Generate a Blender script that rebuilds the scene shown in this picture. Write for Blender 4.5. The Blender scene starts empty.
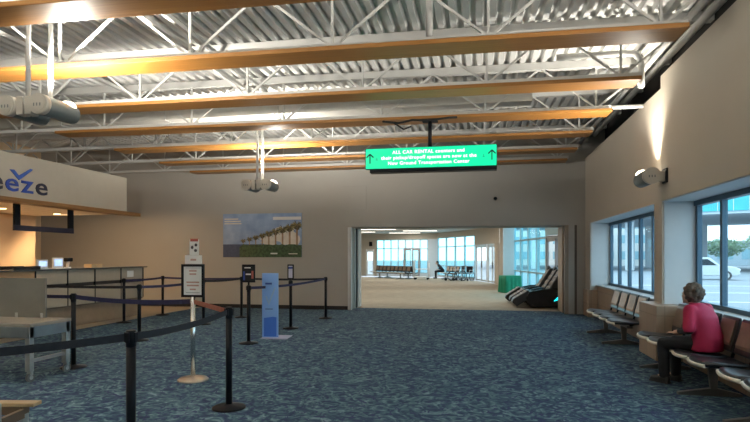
import bpy, bmesh, math, random
from mathutils import Vector, Matrix, Euler
R = math.radians
PI = math.pi
SC = bpy.context.scene
COL = SC.collection

# ------------------------------------------------------------------ materials
MATS = {}
def nmat(name):
    m = bpy.data.materials.new(name); m.use_nodes = True
    nt = m.node_tree
    return m, nt, nt.nodes['Principled BSDF']

def pm(name, col, rough=0.6, metal=0.0, var=0.08, scale=6.0, bump=0.0, bscale=80.0, spec=0.5, emit=None, estr=0.0, coat=0.0):
    """plain procedural material: base colour broken up by noise, optional fine bump"""
    if name in MATS: return MATS[name]
    m, nt, b = nmat(name)
    tc = nt.nodes.new('ShaderNodeTexCoord')
    n = nt.nodes.new('ShaderNodeTexNoise'); n.inputs['Scale'].default_value = scale; n.inputs['Detail'].default_value = 4
    nt.links.new(tc.outputs['Object'], n.inputs['Vector'])
    r = nt.nodes.new('ShaderNodeValToRGB')
    lo = [c * (1 - var) for c in col]; hi = [min(1, c * (1 + var)) for c in col]
    r.color_ramp.elements[0].color = (*lo, 1); r.color_ramp.elements[1].color = (*hi, 1)
    r.color_ramp.elements[0].position = 0.3; r.color_ramp.elements[1].position = 0.7
    nt.links.new(n.outputs['Fac'], r.inputs['Fac']); nt.links.new(r.outputs['Color'], b.inputs['Base Color'])
    b.inputs['Roughness'].default_value = rough; b.inputs['Metallic'].default_value = metal
    b.inputs['Specular IOR Level'].default_value = spec
    if coat: b.inputs['Coat Weight'].default_value = coat
    if bump:
        n2 = nt.nodes.new('ShaderNodeTexNoise'); n2.inputs['Scale'].default_value = bscale
        nt.links.new(tc.outputs['Object'], n2.inputs['Vector'])
        bp = nt.nodes.new('ShaderNodeBump'); bp.inputs['Strength'].default_value = bump
        nt.links.new(n2.outputs['Fac'], bp.inputs['Height']); nt.links.new(bp.outputs['Normal'], b.inputs['Normal'])
    if emit:
        b.inputs['Emission Color'].default_value = (*emit, 1); b.inputs['Emission Strength'].default_value = estr
    MATS[name] = m
    return m

def wood_mat(name, c0, c1, rough=0.35, axis=(0.6, 14, 14)):
    m, nt, b = nmat(name)
    tc = nt.nodes.new('ShaderNodeTexCoord'); mp = nt.nodes.new('ShaderNodeMapping')
    mp.inputs['Scale'].default_value = axis
    n = nt.nodes.new('ShaderNodeTexNoise'); n.inputs['Scale'].default_value = 2.2; n.inputs['Detail'].default_value = 6; n.inputs['Distortion'].default_value = .6
    r = nt.nodes.new('ShaderNodeValToRGB'); r.color_ramp.elements[0].color = (*c0, 1); r.color_ramp.elements[1].color = (*c1, 1)
    r.color_ramp.elements[0].position = .3; r.color_ramp.elements[1].position = .72
    nt.links.new(tc.outputs['Object'], mp.inputs['Vector']); nt.links.new(mp.outputs['Vector'], n.inputs['Vector'])
    nt.links.new(n.outputs['Fac'], r.inputs['Fac']); nt.links.new(r.outputs['Color'], b.inputs['Base Color'])
    b.inputs['Roughness'].default_value = rough
    MATS[name] = m; return m

def carpet_mat():
    m, nt, b = nmat('patterned_carpet'); N = nt.nodes.new; L = nt.links.new
    tc = N('ShaderNodeTexCoord')
    mp = N('ShaderNodeMapping'); mp.inputs['Scale'].default_value = (1.0, 1.0, 1); mp.inputs['Rotation'].default_value = (0, 0, R(12))
    L(tc.outputs['Object'], mp.inputs['Vector'])
    # swirling leaf strokes
    n1 = N('ShaderNodeTexNoise'); n1.inputs['Scale'].default_value = 5.2; n1.inputs['Detail'].default_value = 2.5; n1.inputs['Distortion'].default_value = 2.6
    L(mp.outputs['Vector'], n1.inputs['Vector'])
    r1 = N('ShaderNodeValToRGB'); e = r1.color_ramp.elements
    e[0].position = .30; e[0].color = (.022, .036, .095, 1)
    e[1].position = .74; e[1].color = (.21, .31, .36, 1)
    for p, c in ((.42, (.034, .066, .120, 1)), (.48, (.056, .108, .150, 1)), (.55, (.080, .152, .190, 1)), (.62, (.135, .225, .255, 1))):
        x = e.new(p); x.color = c
    L(n1.outputs['Fac'], r1.inputs['Fac'])
    # second layer: violet and navy patches
    n2 = N('ShaderNodeTexNoise'); n2.inputs['Scale'].default_value = 6.5; n2.inputs['Detail'].default_value = 2; n2.inputs['Distortion'].default_value = 3.2
    mp2 = N('ShaderNodeMapping'); mp2.inputs['Location'].default_value = (7.3, 2.1, 0); mp2.inputs['Rotation'].default_value = (0, 0, R(-35))
    L(tc.outputs['Object'], mp2.inputs['Vector']); L(mp2.outputs['Vector'], n2.inputs['Vector'])
    r2 = N('ShaderNodeValToRGB'); r2.color_ramp.elements[0].position = .55; r2.color_ramp.elements[1].position = .63
    L(n2.outputs['Fac'], r2.inputs['Fac'])
    mx = N('ShaderNodeMix'); mx.data_type = 'RGBA'; L(r2.outputs['Color'], mx.inputs['Factor'])
    L(r1.outputs['Color'], mx.inputs['A']); mx.inputs['B'].default_value = (.040, .052, .130, 1)
    # fine yarn
    n3 = N('ShaderNodeTexNoise'); n3.inputs['Scale'].default_value = 260
    L(tc.outputs['Object'], n3.inputs['Vector'])
    mx2 = N('ShaderNodeMix'); mx2.data_type = 'RGBA'; mx2.blend_type = 'MULTIPLY'; mx2.inputs['Factor'].default_value = .5
    L(mx.outputs['Result'], mx2.inputs['A'])
    r3 = N('ShaderNodeValToRGB'); r3.color_ramp.elements[0].color = (.55, .55, .55, 1); r3.color_ramp.elements[1].color = (1.3, 1.3, 1.3, 1)
    L(n3.outputs['Fac'], r3.inputs['Fac']); L(r3.outputs['Color'], mx2.inputs['B'])
    L(mx2.outputs['Result'], b.inputs['Base Color'])
    b.inputs['Roughness'].default_value = .95; b.inputs['Specular IOR Level'].default_value = .15
    bp = N('ShaderNodeBump'); bp.inputs['Strength'].default_value = .25; L(n3.outputs['Fac'], bp.inputs['Height']); L(bp.outputs['Normal'], b.inputs['Normal'])
    return m

def tile_mat(name, c, grout, sx, sy, rough=.5):
    m, nt, b = nmat(name); N = nt.nodes.new; L = nt.links.new
    tc = N('ShaderNodeTexCoord'); mp = N('ShaderNodeMapping'); mp.inputs['Rotation'].default_value = (R(90), 0, R(0))
    sep = N('ShaderNodeSeparateXYZ'); L(tc.outputs['Object'], sep.inputs['Vector'])
    ad = N('ShaderNodeMath'); ad.operation = 'ADD'; L(sep.outputs['X'], ad.inputs[0]); L(sep.outputs['Y'], ad.inputs[1])
    cb = N('ShaderNodeCombineXYZ'); L(ad.outputs[0], cb.inputs['X']); L(sep.outputs['Z'], cb.inputs['Y'])
    br = N('ShaderNodeTexBrick'); br.offset = 0
    br.inputs['Color1'].default_value = (*c, 1); br.inputs['Color2'].default_value = (*[x * .88 for x in c], 1); br.inputs['Mortar'].default_value = (*grout, 1)
    br.inputs['Scale'].default_value = 1; br.inputs['Mortar Size'].default_value = .006; br.inputs['Brick Width'].default_value = sx; br.inputs['Row Height'].default_value = sy
    L(cb.outputs[0], br.inputs['Vector']); L(br.outputs['Color'], b.inputs['Base Color']); b.inputs['Roughness'].default_value = rough
    return m

def glass_mat(name, tint, refl=.08):
    m = bpy.data.materials.new(name); m.use_nodes = True; nt = m.node_tree; N = nt.nodes.new; L = nt.links.new
    nt.nodes.clear(); out = N('ShaderNodeOutputMaterial'); mix = N('ShaderNodeMixShader')
    tr = N('ShaderNodeBsdfTransparent'); tr.inputs['Color'].default_value = (*tint, 1)
    gl = N('ShaderNodeBsdfGlossy'); gl.inputs['Roughness'].default_value = .02
    n = N('ShaderNodeTexNoise'); n.inputs['Scale'].default_value = 2
    mr = N('ShaderNodeMapRange'); mr.inputs['To Min'].default_value = refl * .8; mr.inputs['To Max'].default_value = refl * 1.2
    L(n.outputs['Fac'], mr.inputs['Value']); L(mr.outputs['Result'], mix.inputs['Fac'])
    L(tr.outputs[0], mix.inputs[1]); L(gl.outputs[0], mix.inputs[2]); L(mix.outputs[0], out.inputs['Surface'])
    MATS[name] = m; return m

WALL = pm('taupe_wall_paint', (.50, .445, .37), .75, var=.025, scale=1.2, bump=.03, bscale=160)
WALLB = pm('grey_taupe_wall_paint', (.36, .345, .31), .75, var=.025, scale=1.2, bump=.03, bscale=160)
WHITE = pm('pale_reveal_paint', (.62, .63, .63), .7, var=.02)
CARPET = carpet_mat()
TILEF = pm('tan_floor_tile', (.30, .235, .165), .35, var=.06, scale=2)
TANC = pm('tan_carpet', (.34, .29, .22), .9, var=.10, scale=3, bump=.1)
BLACK = pm('black_powder_coat', (.008, .009, .012), .40, var=.1, spec=.16)
BLACKM = pm('matte_black', (.01, .01, .011), .8, var=.1)
NAVY = pm('navy_webbing', (.018, .020, .075), .75, var=.2, scale=30)
BWEB = pm('black_webbing', (.012, .015, .022), .75, var=.2, scale=30)
SALM = pm('faded_red_webbing', (.36, .12, .08), .75, var=.15, scale=20)
STEEL = pm('brushed_steel', (.55, .55, .53), .38, metal=.85, var=.06, scale=20)
CHROME = pm('polished_steel', (.72, .72, .70), .22, metal=1, var=.03)
GREYP = pm('grey_laminate', (.20, .195, .17), .5, var=.03)
WSTEEL = pm('white_painted_steel', (.50, .50, .48), .5, var=.04, scale=4)
DECK = pm('white_metal_deck', (.60, .60, .58), .42, var=.07, scale=1.6)
OAK = wood_mat('oak_veneer', (.25, .105, .020), (.34, .155, .035), .40)
OAKT = wood_mat('oak_trim', (.22, .105, .030), (.30, .15, .045), .4, (14, .6, 14))
BFRAME = pm('blue_grey_aluminium', (.060, .115, .165), .45, metal=.2, var=.04)
LFRAME = pm('light_aluminium', (.60, .62, .62), .4, metal=.3, var=.03)
SILL = pm('grey_sill', (.33, .32, .30), .5, var=.04)
GLASS = glass_mat('window_glass', (.80, .94, 1.0), .05)
CYGLASS = glass_mat('cyan_glass', (.66, .93, .98), .05)
LGLASS = glass_mat('door_glass', (.92, .97, .98), .05)
TILE = tile_mat('tan_wall_tile', (.40, .285, .195), (.26, .19, .13), .34, .34, .45)
VINYL = pm('black_vinyl', (.024, .025, .028), .28, var=.15, scale=12, bump=.03, bscale=60)
TAUPE = pm('taupe_sheen', (.50, .36, .25), .4, var=.08, scale=8)  # tan sheen on the black bench backs, painted as pad colour
CREAM = pm('cream_edge', (.78, .70, .56), .4, var=.05)
LAMPW = pm('lamp_lens', (.9, .88, .82), .3, var=.01, emit=(1, .88, .68), estr=5)
LAMPG = pm('warm_grey_cast_metal', (.52, .49, .43), .45, metal=.15, var=.04)
LAMPD = pm('dark_grey_cast_metal', (.16, .18, .18), .4, metal=.3, var=.04)
PAPER = pm('white_paper', (.84, .83, .80), .8, var=.02)
REDI = pm('red_print', (.42, .10, .08), .7, var=.05)
WARMW = pm('counter_back_wall', (.62, .47, .31), .7, var=.02, scale=1)

# ------------------------------------------------------------------ mesh helpers
class MB:
    def __init__(s): s.v = []; s.f = []; s.m = []; s.sm = []
    def add(s, vs, fs, mi=0, sm=False):
        b = len(s.v); s.v += [tuple(v) for v in vs]
        for f in fs: s.f.append(tuple(b + i for i in f)); s.m.append(mi); s.sm.append(sm)
        return s
    def box(s, x0, x1, y0, y1, z0, z1, mi=0, M=None):
        vs = [Vector(p) for p in ((x0,y0,z0),(x1,y0,z0),(x1,y1,z0),(x0,y1,z0),(x0,y0,z1),(x1,y0,z1),(x1,y1,z1),(x0,y1,z1))]
        if M is not None: vs = [M @ v for v in vs]
        return s.add(vs, [(0,3,2,1),(4,5,6,7),(0,1,5,4),(1,2,6,5),(2,3,7,6),(3,0,4,7)], mi)
    def bar(s, p0, p1, w, h=None, mi=0, up=(0,0,1)):
        h = h or w; p0 = Vector(p0); p1 = Vector(p1); d = (p1 - p0); L = d.length; d.normalize()
        u = Vector(up)
        if abs(d.dot(u)) > .95: u = Vector((0,1,0)) if abs(d.y) < .9 else Vector((1,0,0))
        a = d.cross(u).normalized(); c = a.cross(d).normalized()
        vs = []
        for p in (p0, p1):
            for i, j in ((-1,-1),(1,-1),(1,1),(-1,1)): vs.append(p + a*i*w/2 + c*j*h/2)
        return s.add(vs, [(0,1,2,3),(7,6,5,4),(0,4,5,1),(1,5,6,2),(2,6,7,3),(3,7,4,0)], mi)
    def cyl(s, p0, p1, r0, r1=None, n=16, mi=0, caps=True):
        r1 = r0 if r1 is None else r1
        p0 = Vector(p0); p1 = Vector(p1); d = (p1 - p0).normalized()
        u = Vector((0,0,1)) if abs(d.z) < .9 else Vector((1,0,0))
        a = d.cross(u).normalized(); c = d.cross(a).normalized()
        ring = lambda p, r: [p + (a*math.cos(2*PI*k/n) + c*math.sin(2*PI*k/n))*r for k in range(n)]
        b = len(s.v); s.v += [tuple(v) for v in ring(p0, r0) + ring(p1, r1)]
        for k in range(n):
            s.f.append((b+k, b+(k+1)%n, b+n+(k+1)%n, b+n+k)); s.m.append(mi); s.sm.append(True)
        if caps:
            s.f.append(tuple(b+k for k in reversed(range(n)))); s.m.append(mi); s.sm.append(False)
            s.f.append(tuple(b+n+k for k in range(n))); s.m.append(mi); s.sm.append(False)
        return s
    def lathe(s, prof, c=(0,0,0), n=24, mi=0, M=None):
        c = Vector(c); b = len(s.v); T = M or Matrix.Identity(3)
        for r, z in prof:
            for k in range(n): s.v.append(tuple(c + T @ Vector((r*math.cos(2*PI*k/n), r*math.sin(2*PI*k/n), z))))
        for i in range(len(prof)-1):
            for k in range(n):
                s.f.append((b+i*n+k, b+i*n+(k+1)%n, b+(i+1)*n+(k+1)%n, b+(i+1)*n+k)); s.m.append(mi); s.sm.append(True)
        s.f.append(tuple(b+k for k in reversed(range(n)))); s.m.append(mi); s.sm.append(False)
        j = b+(len(prof)-1)*n
        s.f.append(tuple(j+k for k in range(n))); s.m.append(mi); s.sm.append(False)
        return s
    def tube(s, path, r, n=10, mi=0, caps=True):
        P = [Vector(p) for p in path]; b = len(s.v); prev = None
        for i, p in enumerate(P):
            d = (P[min(i+1, len(P)-1)] - P[max(i-1, 0)]).normalized()
            if prev is None:
                u = Vector((0,0,1)) if abs(d.z) < .9 else Vector((1,0,0)); a = d.cross(u).normalized()
            else: a = (prev - d*prev.dot(d)).normalized()
            prev = a; c = d.cross(a); rr = r[i] if isinstance(r, (list, tuple)) else r
            for k in range(n): s.v.append(tuple(p + (a*math.cos(2*PI*k/n) + c*math.sin(2*PI*k/n))*rr))
        for i in range(len(P)-1):
            for k in range(n):
                s.f.append((b+i*n+k, b+i*n+(k+1)%n, b+(i+1)*n+(k+1)%n, b+(i+1)*n+k)); s.m.append(mi); s.sm.append(True)
        if caps:
            s.f.append(tuple(b+k for k in reversed(range(n)))); s.m.append(mi); s.sm.append(False)
            j = b+(len(P)-1)*n; s.f.append(tuple(j+k for k in range(n))); s.m.append(mi); s.sm.append(False)
        return s
    def strip(s, path, h, t, mi=0):
        """upright band following a path (webbing)"""
        P = [Vector(p) for p in path]; b = len(s.v); n = len(P)
        for i, p in enumerate(P):
            d = P[min(i+1, n-1)] - P[max(i-1, 0)]; d.z = 0; d.normalize(); a = Vector((-d.y, d.x, 0))*t/2
            for q in (p - a - Vector((0,0,h/2)), p + a - Vector((0,0,h/2)), p + a + Vector((0,0,h/2)), p - a + Vector((0,0,h/2))): s.v.append(tuple(q))
        for i in range(n-1):
            for k in range(4):
                s.f.append((b+i*4+k, b+i*4+(k+1)%4, b+(i+1)*4+(k+1)%4, b+(i+1)*4+k)); s.m.append(mi); s.sm.append(False)
        s.f.append((b+3,b+2,b+1,b)); s.m.append(mi); s.sm.append(False)
        j = b+(n-1)*4; s.f.append((j,j+1,j+2,j+3)); s.m.append(mi); s.sm.append(False)
        return s
    def prism(s, poly, axis, a, b_, mi=0):
        """extrude a 2-D outline along an axis ('x': poly=(y,z), 'y': (x,z), 'z': (x,y))"""
        f = {'x': lambda p, t: (t, p[0], p[1]), 'y': lambda p, t: (p[0], t, p[1]), 'z': lambda p, t: (p[0], p[1], t)}[axis]
        n = len(poly); vs = [f(p, a) for p in poly] + [f(p, b_) for p in poly]
        fs = [tuple(range(n))[::-1], tuple(range(n, 2*n))] + [(k, (k+1)%n, n+(k+1)%n, n+k) for k in range(n)]
        return s.add(vs, fs, mi)
    def quad(s, a, b, c, d, mi=0): return s.add([a,b,c,d], [(0,1,2,3)], mi)
    def ball(s, c, r, n=12, m=8, mi=0, M=None):
        r = (r, r, r) if not isinstance(r, (tuple, list)) else r
        c = Vector(c); b = len(s.v); T = M or Matrix.Identity(3)
        s.v.append(tuple(c + T @ Vector((0,0,-r[2]))))
        for i in range(1, m):
            ph = -PI/2 + PI*i/m
            for k in range(n): s.v.append(tuple(c + T @ Vector((r[0]*math.cos(ph)*math.cos(2*PI*k/n), r[1]*math.cos(ph)*math.sin(2*PI*k/n), r[2]*math.sin(ph)))))
        s.v.append(tuple(c + T @ Vector((0,0,r[2])))); last = len(s.v)-1
        for k in range(n): s.f.append((b, b+1+(k+1)%n, b+1+k)); s.m.append(mi); s.sm.append(True)
        for i in range(m-2):
            for k in range(n):
                s.f.append((b+1+i*n+k, b+1+i*n+(k+1)%n, b+1+(i+1)*n+(k+1)%n, b+1+(i+1)*n+k)); s.m.append(mi); s.sm.append(True)
        j = b+1+(m-2)*n
        for k in range(n): s.f.append((j+k, j+(k+1)%n, last)); s.m.append(mi); s.sm.append(True)
        return s
    def build(s, name, mats, parent=None, bevel=0, seg=2, loc=None, rot=None, fix=True):
        me = bpy.data.meshes.new(name); me.from_pydata(s.v, [], s.f)
        mats = mats if isinstance(mats, (list, tuple)) else [mats]
        for m in mats: me.materials.append(m)
        me.polygons.foreach_set('material_index', s.m); me.polygons.foreach_set('use_smooth', s.sm)
        if fix:
            bm = bmesh.new(); bm.from_mesh(me); bmesh.ops.recalc_face_normals(bm, faces=bm.faces)
            if bevel:
                ed = [e for e in bm.edges if len(e.link_faces) == 2 and e.calc_face_angle(0) > .6]
                bmesh.ops.bevel(bm, geom=ed, offset=bevel, segments=seg, affect='EDGES', profile=.5, clamp_overlap=True)
            bm.to_mesh(me); bm.free()
        me.update()
        o = bpy.data.objects.new(name, me); COL.objects.link(o)
        if parent is not None: o.parent = parent
        if loc is not None: o.location = loc
        if rot is not None: o.rotation_euler = rot
        return o

def tag(o, label=None, cat=None, group=None, kind=None):
    if label: o['label'] = label
    if cat: o['category'] = cat
    if group: o['group'] = group
    if kind: o['kind'] = kind
    return o
def thing(name, label, cat, loc=(0,0,0), rz=0, group=None):
    o = bpy.data.objects.new(name, None); COL.objects.link(o); o.empty_display_size = .1
    o.location = loc; o.rotation_euler = (0,0,rz)
    return tag(o, label, cat, group)
def struct(o): o['kind'] = 'structure'; return o
def kids(o): return [c for c in COL.objects if c.parent == o]
def copy_tree(o, loc=None, rz=None, label=None, parent=None):
    c = o.copy(); COL.objects.link(c)
    if parent is not None: c.parent = parent
    for ch in kids(o): copy_tree(ch, parent=c)
    if loc is not None: c.location = loc
    if rz is not None: c.rotation_euler = (0,0,rz)
    if label: c['label'] = label
    return c
def text_mesh(body, size, name, mat, parent=None, loc=(0,0,0), rot=(0,0,0), align='CENTER', offset=0.0, extrude=.002, spacing=1.0, label=None):
    cu = bpy.data.curves.new(name, 'FONT'); cu.body = body; cu.size = size; cu.align_x = align; cu.align_y = 'CENTER'
    cu.offset = offset; cu.extrude = extrude; cu.space_character = spacing; cu.resolution_u = 3
    t = bpy.data.objects.new(name + '_curve', cu); COL.objects.link(t)
    dg = bpy.context.evaluated_depsgraph_get(); me = bpy.data.meshes.new_from_object(t.evaluated_get(dg))
    bpy.data.objects.remove(t); bpy.data.curves.remove(cu)
    me.name = name; me.materials.clear(); me.materials.append(mat)
    o = bpy.data.objects.new(name, me); COL.objects.link(o)
    if parent is not None: o.parent = parent
    o.location = loc; o.rotation_euler = rot
    if label: o['label'] = label
    return o
# light levels
WORLD, UPL, WSP, WSP2, DNL, STR_, EXPO = 1.55, 370, 100, 240, 92, 24, 1.15

# ------------------------------------------------------------------ the setting
BY = 15.55       # front face of the back wall
RX = 2.80        # face of the right wall
DZ = 5.05        # underside of the roof deck
struct(MB().box(-14.4, 3.5, -6, 16.25, -.12, 0).build('floor', CARPET))
# tan tiles in front of the ticket counter, a few mm proud of the carpet
struct(MB().box(-14.3, -8.49, 2.0, BY, 0, .006).build('floor_tiles', TILEF))
struct(MB().prism([(-14.4, 16.25), (3.5, 16.25), (3.5, 18.0), (2.95, 19.3), (1.6, 25.6), (1.1, 31.2), (-.3, 35.6), (-3.0, 39.6), (-14.4, 40.8)], 'z', -.12, 0).build('floor_concourse', TANC))
# back wall with the wide opening
struct(MB().box(-14.4, -3.77, BY, BY+1.25, 0, DZ+.05).build('wall_back', WALLB))
struct(MB().box(-3.77, 2.32, BY, BY+1.25, 2.42, DZ+.05).build('wall_back_header', WALLB))
struct(MB().box(2.32, 3.5, BY, BY+1.25, 0, DZ+.05).build('wall_back_corner', WALLB))
bb = MB().box(-14.2, -3.78, BY-.02, BY, 0, .11); struct(bb.build('baseboard_back', BLACKM))
# opening lining: grille guides left and right
g = MB()
g.box(-3.80, -3.70, BY-.03, BY+.10, 0, 2.42, 0)
g.box(-3.77, -3.73, BY+.10, BY+.48, 0, 2.42, 1)
g.box(-3.77, -3.70, BY+.48, BY+.56, 0, 2.42, 0)
g.box(-3.77, -3.72, BY+.56, BY+.84, 0, 2.42, 2)
g.box(-3.80, -3.68, BY+.84, BY+1.27, 0, 2.42, 3)
struct(g.build('trim_1', [LFRAME, WALLB, BLACKM, pm('pale_jamb', (.62, .60, .56), .6)]))
g = MB()
g.box(2.27, 2.36, BY-.02, BY+.12, 0, 2.42, 1)
g.box(2.29, 2.33, BY+.12, BY+.4, 0, 2.42, 2)
g.box(2.26, 2.33, BY+.4, BY+1.27, 0, 2.42, 0)
g.box(2.52, 2.58, BY-.012, BY, 0, 2.42, 2)
struct(g.build('trim_2', [pm('tan_jamb', (.46, .36, .26), .6), pm('brown_jamb', (.25, .20, .15), .6), pm('dark_jamb', (.09, .075, .06), .6)]))
# right wall: window openings with deep reveals
W = [(9.62, 14.9), (3.75, 9.23), (-.25, 3.35)]      # window spans in Y, far to near
u = MB()
u.box(RX, 3.5, 9.23, BY, 2.44, 4.22); struct(u.build('wall_right_upper', WALL))
u = MB(); u.box(RX-.02, 3.5, -6, 9.23, 2.44, 4.40); struct(u.build('wall_right_near_upper', WALL))
u = MB().box(RX, 3.35, 14.9, BY, 0, 2.44); struct(u.build('wall_right_end', WALL))
u = MB().box(RX, 3.35, 9.23, 9.62, 0, 2.44); struct(u.build('wall_right_pier', WALL))
u = MB().box(RX, 3.35, 3.35, 3.75, 0, 2.44); struct(u.build('wall_right_near_pier', WALL))
u = MB().box(RX, 3.5, -6, -.25, 0, 2.44); struct(u.build('wall_right_blank', WALL))
# pale linings of the reveals
k = 3
for (a, b) in W:
    t = MB()
    t.box(RX+.03, 3.35, b-.012, b+.0, .80, 2.44)
    t.box(RX+.03, 3.35, a, a+.012, .80, 2.44)
    t.box(RX+.0, 3.5, a, b, 2.428, 2.44)
    struct(t.build('trim_%d' % k, WHITE)); k += 1
    struct(MB().box(2.97, 3.35, a, b, 0, .80).build('wall_right_sill_%d' % (k-3), TILE))
    struct(MB().box(2.94, 3.36, a+.001, b-.001, .80, .835).build('trim_%d' % (k+5), SILL, bevel=.006))
# tile bases of the piers, proud of the wall
struct(MB().box(2.60, 3.0, 8.84, 9.74, 0, .83).build('wall_pier_base', TILE, bevel=.01))
struct(MB().box(2.74, 3.0, 14.86, BY-.02, 0, .70).build('wall_end_base', TILE, bevel=.01))
struct(MB().box(RX-.02, RX, 14.9, BY, 0, .10).build('baseboard_right', BLACKM))
# upper closing walls; shade in the gap under the deck is painted near-black
struct(MB().box(3.30, 3.5, -6, BY, 4.2, DZ+.05).build('wall_right_eaves', pm('eaves_shade_black', (.035, .034, .032), .9)))
struct(MB().box(-14.4, -14.2, -6, BY, 0, DZ+.05).build('wall_left', WARMW))
struct(MB().box(-14.4, 3.5, -6.2, -6, 0, DZ+.05).build('wall_rear', WALL))
# windows
def window(n, a, b, panes, frame, glass, X=3.30, z0=.835, z1=2.428):
    t = bpy.data.objects.new('window_%d' % n, None); COL.objects.link(t); t['kind'] = 'structure'
    f = MB(); w = .075
    f.box(X-.05, X+.06, a, b, z1-w, z1); f.box(X-.05, X+.06, a, b, z0, z0+w*.8)
    s = (b-a)/panes
    for i in range(panes+1):
        y = min(max(a + i*s, a+w/2), b-w/2)
        f.box(X-.025, X+.045, y-w/2, y+w/2, z0+w*.8, z1-w)
    f.build('window_frame', frame, t)
    for i in range(panes):
        MB().box(X-.003, X+.003, a+i*s+w*.4, a+(i+1)*s-w*.4, z0+.06, z1-.08).build('pane', glass, t)
    return t
window(1, 9.62+.012, 14.9-.012, 6, BFRAME, GLASS)
window(2, 3.75+.012, 9.23-.012, 6, BFRAME, GLASS)
window(3, -.25+.012, 3.35-.012, 4, BFRAME, GLASS)  # unseen window, added to let in more daylight
# roof deck: trapezoid ribs running towards the back wall
d = MB(); x = -14.3; pts = []
while x < 3.4:
    pts += [(x, DZ), (x+.085, DZ), (x+.112, DZ+.075), (x+.163, DZ+.075)]; x += .19
n = len(pts)
d.add([(p[0], -6, p[1]) for p in pts] + [(p[0], 15.6, p[1]) for p in pts], [(i, i+1, n+i+1, n+i) for i in range(n-1)])
struct(d.build('ceiling', DECK, fix=False))
struct(MB().box(-14.4, 3.5, -6.2, 16.8, DZ+.08, DZ+.25).build('ceiling_roof_slab', pm('roof_insulation', (.25, .25, .25), .9)))

# ------------------------------------------------------------------ roof joists with timber planks below
PLANKS = [(4.58, 4.85), (6.25, 6.50), (8.05, 8.29), (9.70, 10.03), (11.55, 11.70), (13.40, 13.47), (15.0, 14.95)]
XL, XR = -8.55, 2.25
ordn = ['in front of the first hanging spotlight', 'second from the camera', 'third from the camera', 'carrying the green sign',
        'just beyond the green sign', 'sixth from the camera', 'closest to the back wall']
nodes = [.10 - 1.92*i for i in range(-1, 8)]
def strut(p, q, par, name): 
    return MB().bar(p, q, .030, .030).build(name, WSTEEL, par)
j0 = None
for i, (yl, yr) in enumerate(PLANKS):
    rz = math.atan2(yr-yl, XR-XL); ym = (yl+yr)/2 + .21; xm = (XL+XR)/2
    lab = 'white open-web steel roof joist with zigzag struts, ' + ordn[i]
    lab = lab.replace('in front of the first hanging spotlight', 'nearest the camera at the top').replace('carrying the green sign', 'above the green sign')
    if j0 is None:
        j0 = thing('roof_joist', lab, 'roof joist', (xm, ym, 0), rz, 'white roof joists')
        MB().box(-13.9-xm, 2.30-xm, -.045, .045, 4.17, 4.235).build('bottom_chord', WSTEEL, j0)
        MB().box(-13.9-xm, 3.25-xm, -.065, .065, DZ-.13, DZ-.004).build('top_chord', WSTEEL, j0)
        for nx in nodes:
            nx -= xm
            strut((nx, 0, 4.235), (nx, 0, DZ-.13), j0, 'vertical_strut')
            for s in (-1, 1):
                if nx + s*.9 < 3.2-xm: strut((nx+s*.05, .02*s, 4.235), (nx+s*.92, .02*s, DZ-.13), j0, 'diagonal_strut')
    else:
        copy_tree(j0, (xm, ym, 0), rz, lab)
    p = MB(); L = (XR-XL)/2
    p.box(-L, L, -.21, .21, 4.085, 4.14)
    o = p.build('ceiling_plank', OAK, bevel=.006, loc=(xm, ym, 0), rot=(0, 0, rz)); o['kind'] = 'thing'
    for hx in (-4.8, -2.4, 0, 2.4, 4.8): MB().box(hx-.02, hx+.02, -.05, .05, 4.14, 4.172).build('hanger_clip', WSTEEL, o)
    tag(o, ('long honey-brown timber plank under the roof joist, ' + ordn[i]).replace('in front of the first hanging spotlight', 'cropped by the top edge of the photo'), 'timber plank', 'timber planks below the joists')
# bridging rods running towards the back wall
for xx, lab in ((-4.2, 'white bridging rod crossing the joists, the middle one of three'), (-4.53, 'white bridging rod crossing the joists just beside the middle one'), (-6.95, 'white bridging rod crossing the joists above the hanging spotlight')):
    tag(MB().bar((xx, 3.6, 4.865), (xx, 15.4, 4.865), .06, .06).build('bridging_rod', WSTEEL), lab, 'bridging rod', 'bridging rods across the joists')
# duct between the third and fourth planks
dt = thing('air_duct', 'wide grey rectangular air duct crossing above the planks', 'air duct', (0, 10.55, 0))
MB().box(-11, .95, -.16, .30, 4.44, 4.80).build('duct_body', pm('galvanised_duct', (.52, .51, .47), .5, metal=.2, var=.04), dt, bevel=.01)
MB().box(.36, .72, -.175, -.158, 4.60, 4.76).build('grille', BLACKM, dt)
for xx in (-9, -6.5, -4, -1.5): MB().box(xx, xx+.03, -.175, .315, 4.425, 4.82).build('duct_flange', WSTEEL, dt)
# pipes along the right-hand eaves
for (xx, zz, r, lab) in ((2.62, 4.62, .045, 'grey conduit pipe along the top of the window wall'), (2.98, 4.80, .06, 'thick pale pipe in the dark eaves over the window wall')):
    m = MB(); m.cyl((xx, -2, zz), (xx, 15.3, zz), r, n=10); m2 = m.build('eaves_pipe', WSTEEL); tag(m2, lab, 'pipe')
m = MB(); m.tube([(1.2, 9.1, 4.75), (2.2, 9.1, 4.75), (2.36, 9.1, 4.73), (2.44, 9.1, 4.66), (2.46, 9.1, 4.55), (2.46, 9.1, 4.2)], .05, n=10)
tag(m.build('ceiling_drain_pipe', WSTEEL), 'white drain pipe elbow bending down at the top of the window wall', 'pipe')
tag(MB().cyl((2.27, 10.2, 4.19), (2.79, 10.2, 4.19), .035, n=10).build('ceiling_stub_pipe', WSTEEL), 'short white pipe joining a timber plank to the window wall', 'pipe')
m = MB(); m.cyl((-.63, 6.9, 4.2), (-.63, 6.9, DZ), .045, n=10); tag(m.build('ceiling_conduit', WSTEEL), 'white upright conduit dropping from the deck to the second plank', 'conduit')

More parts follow.
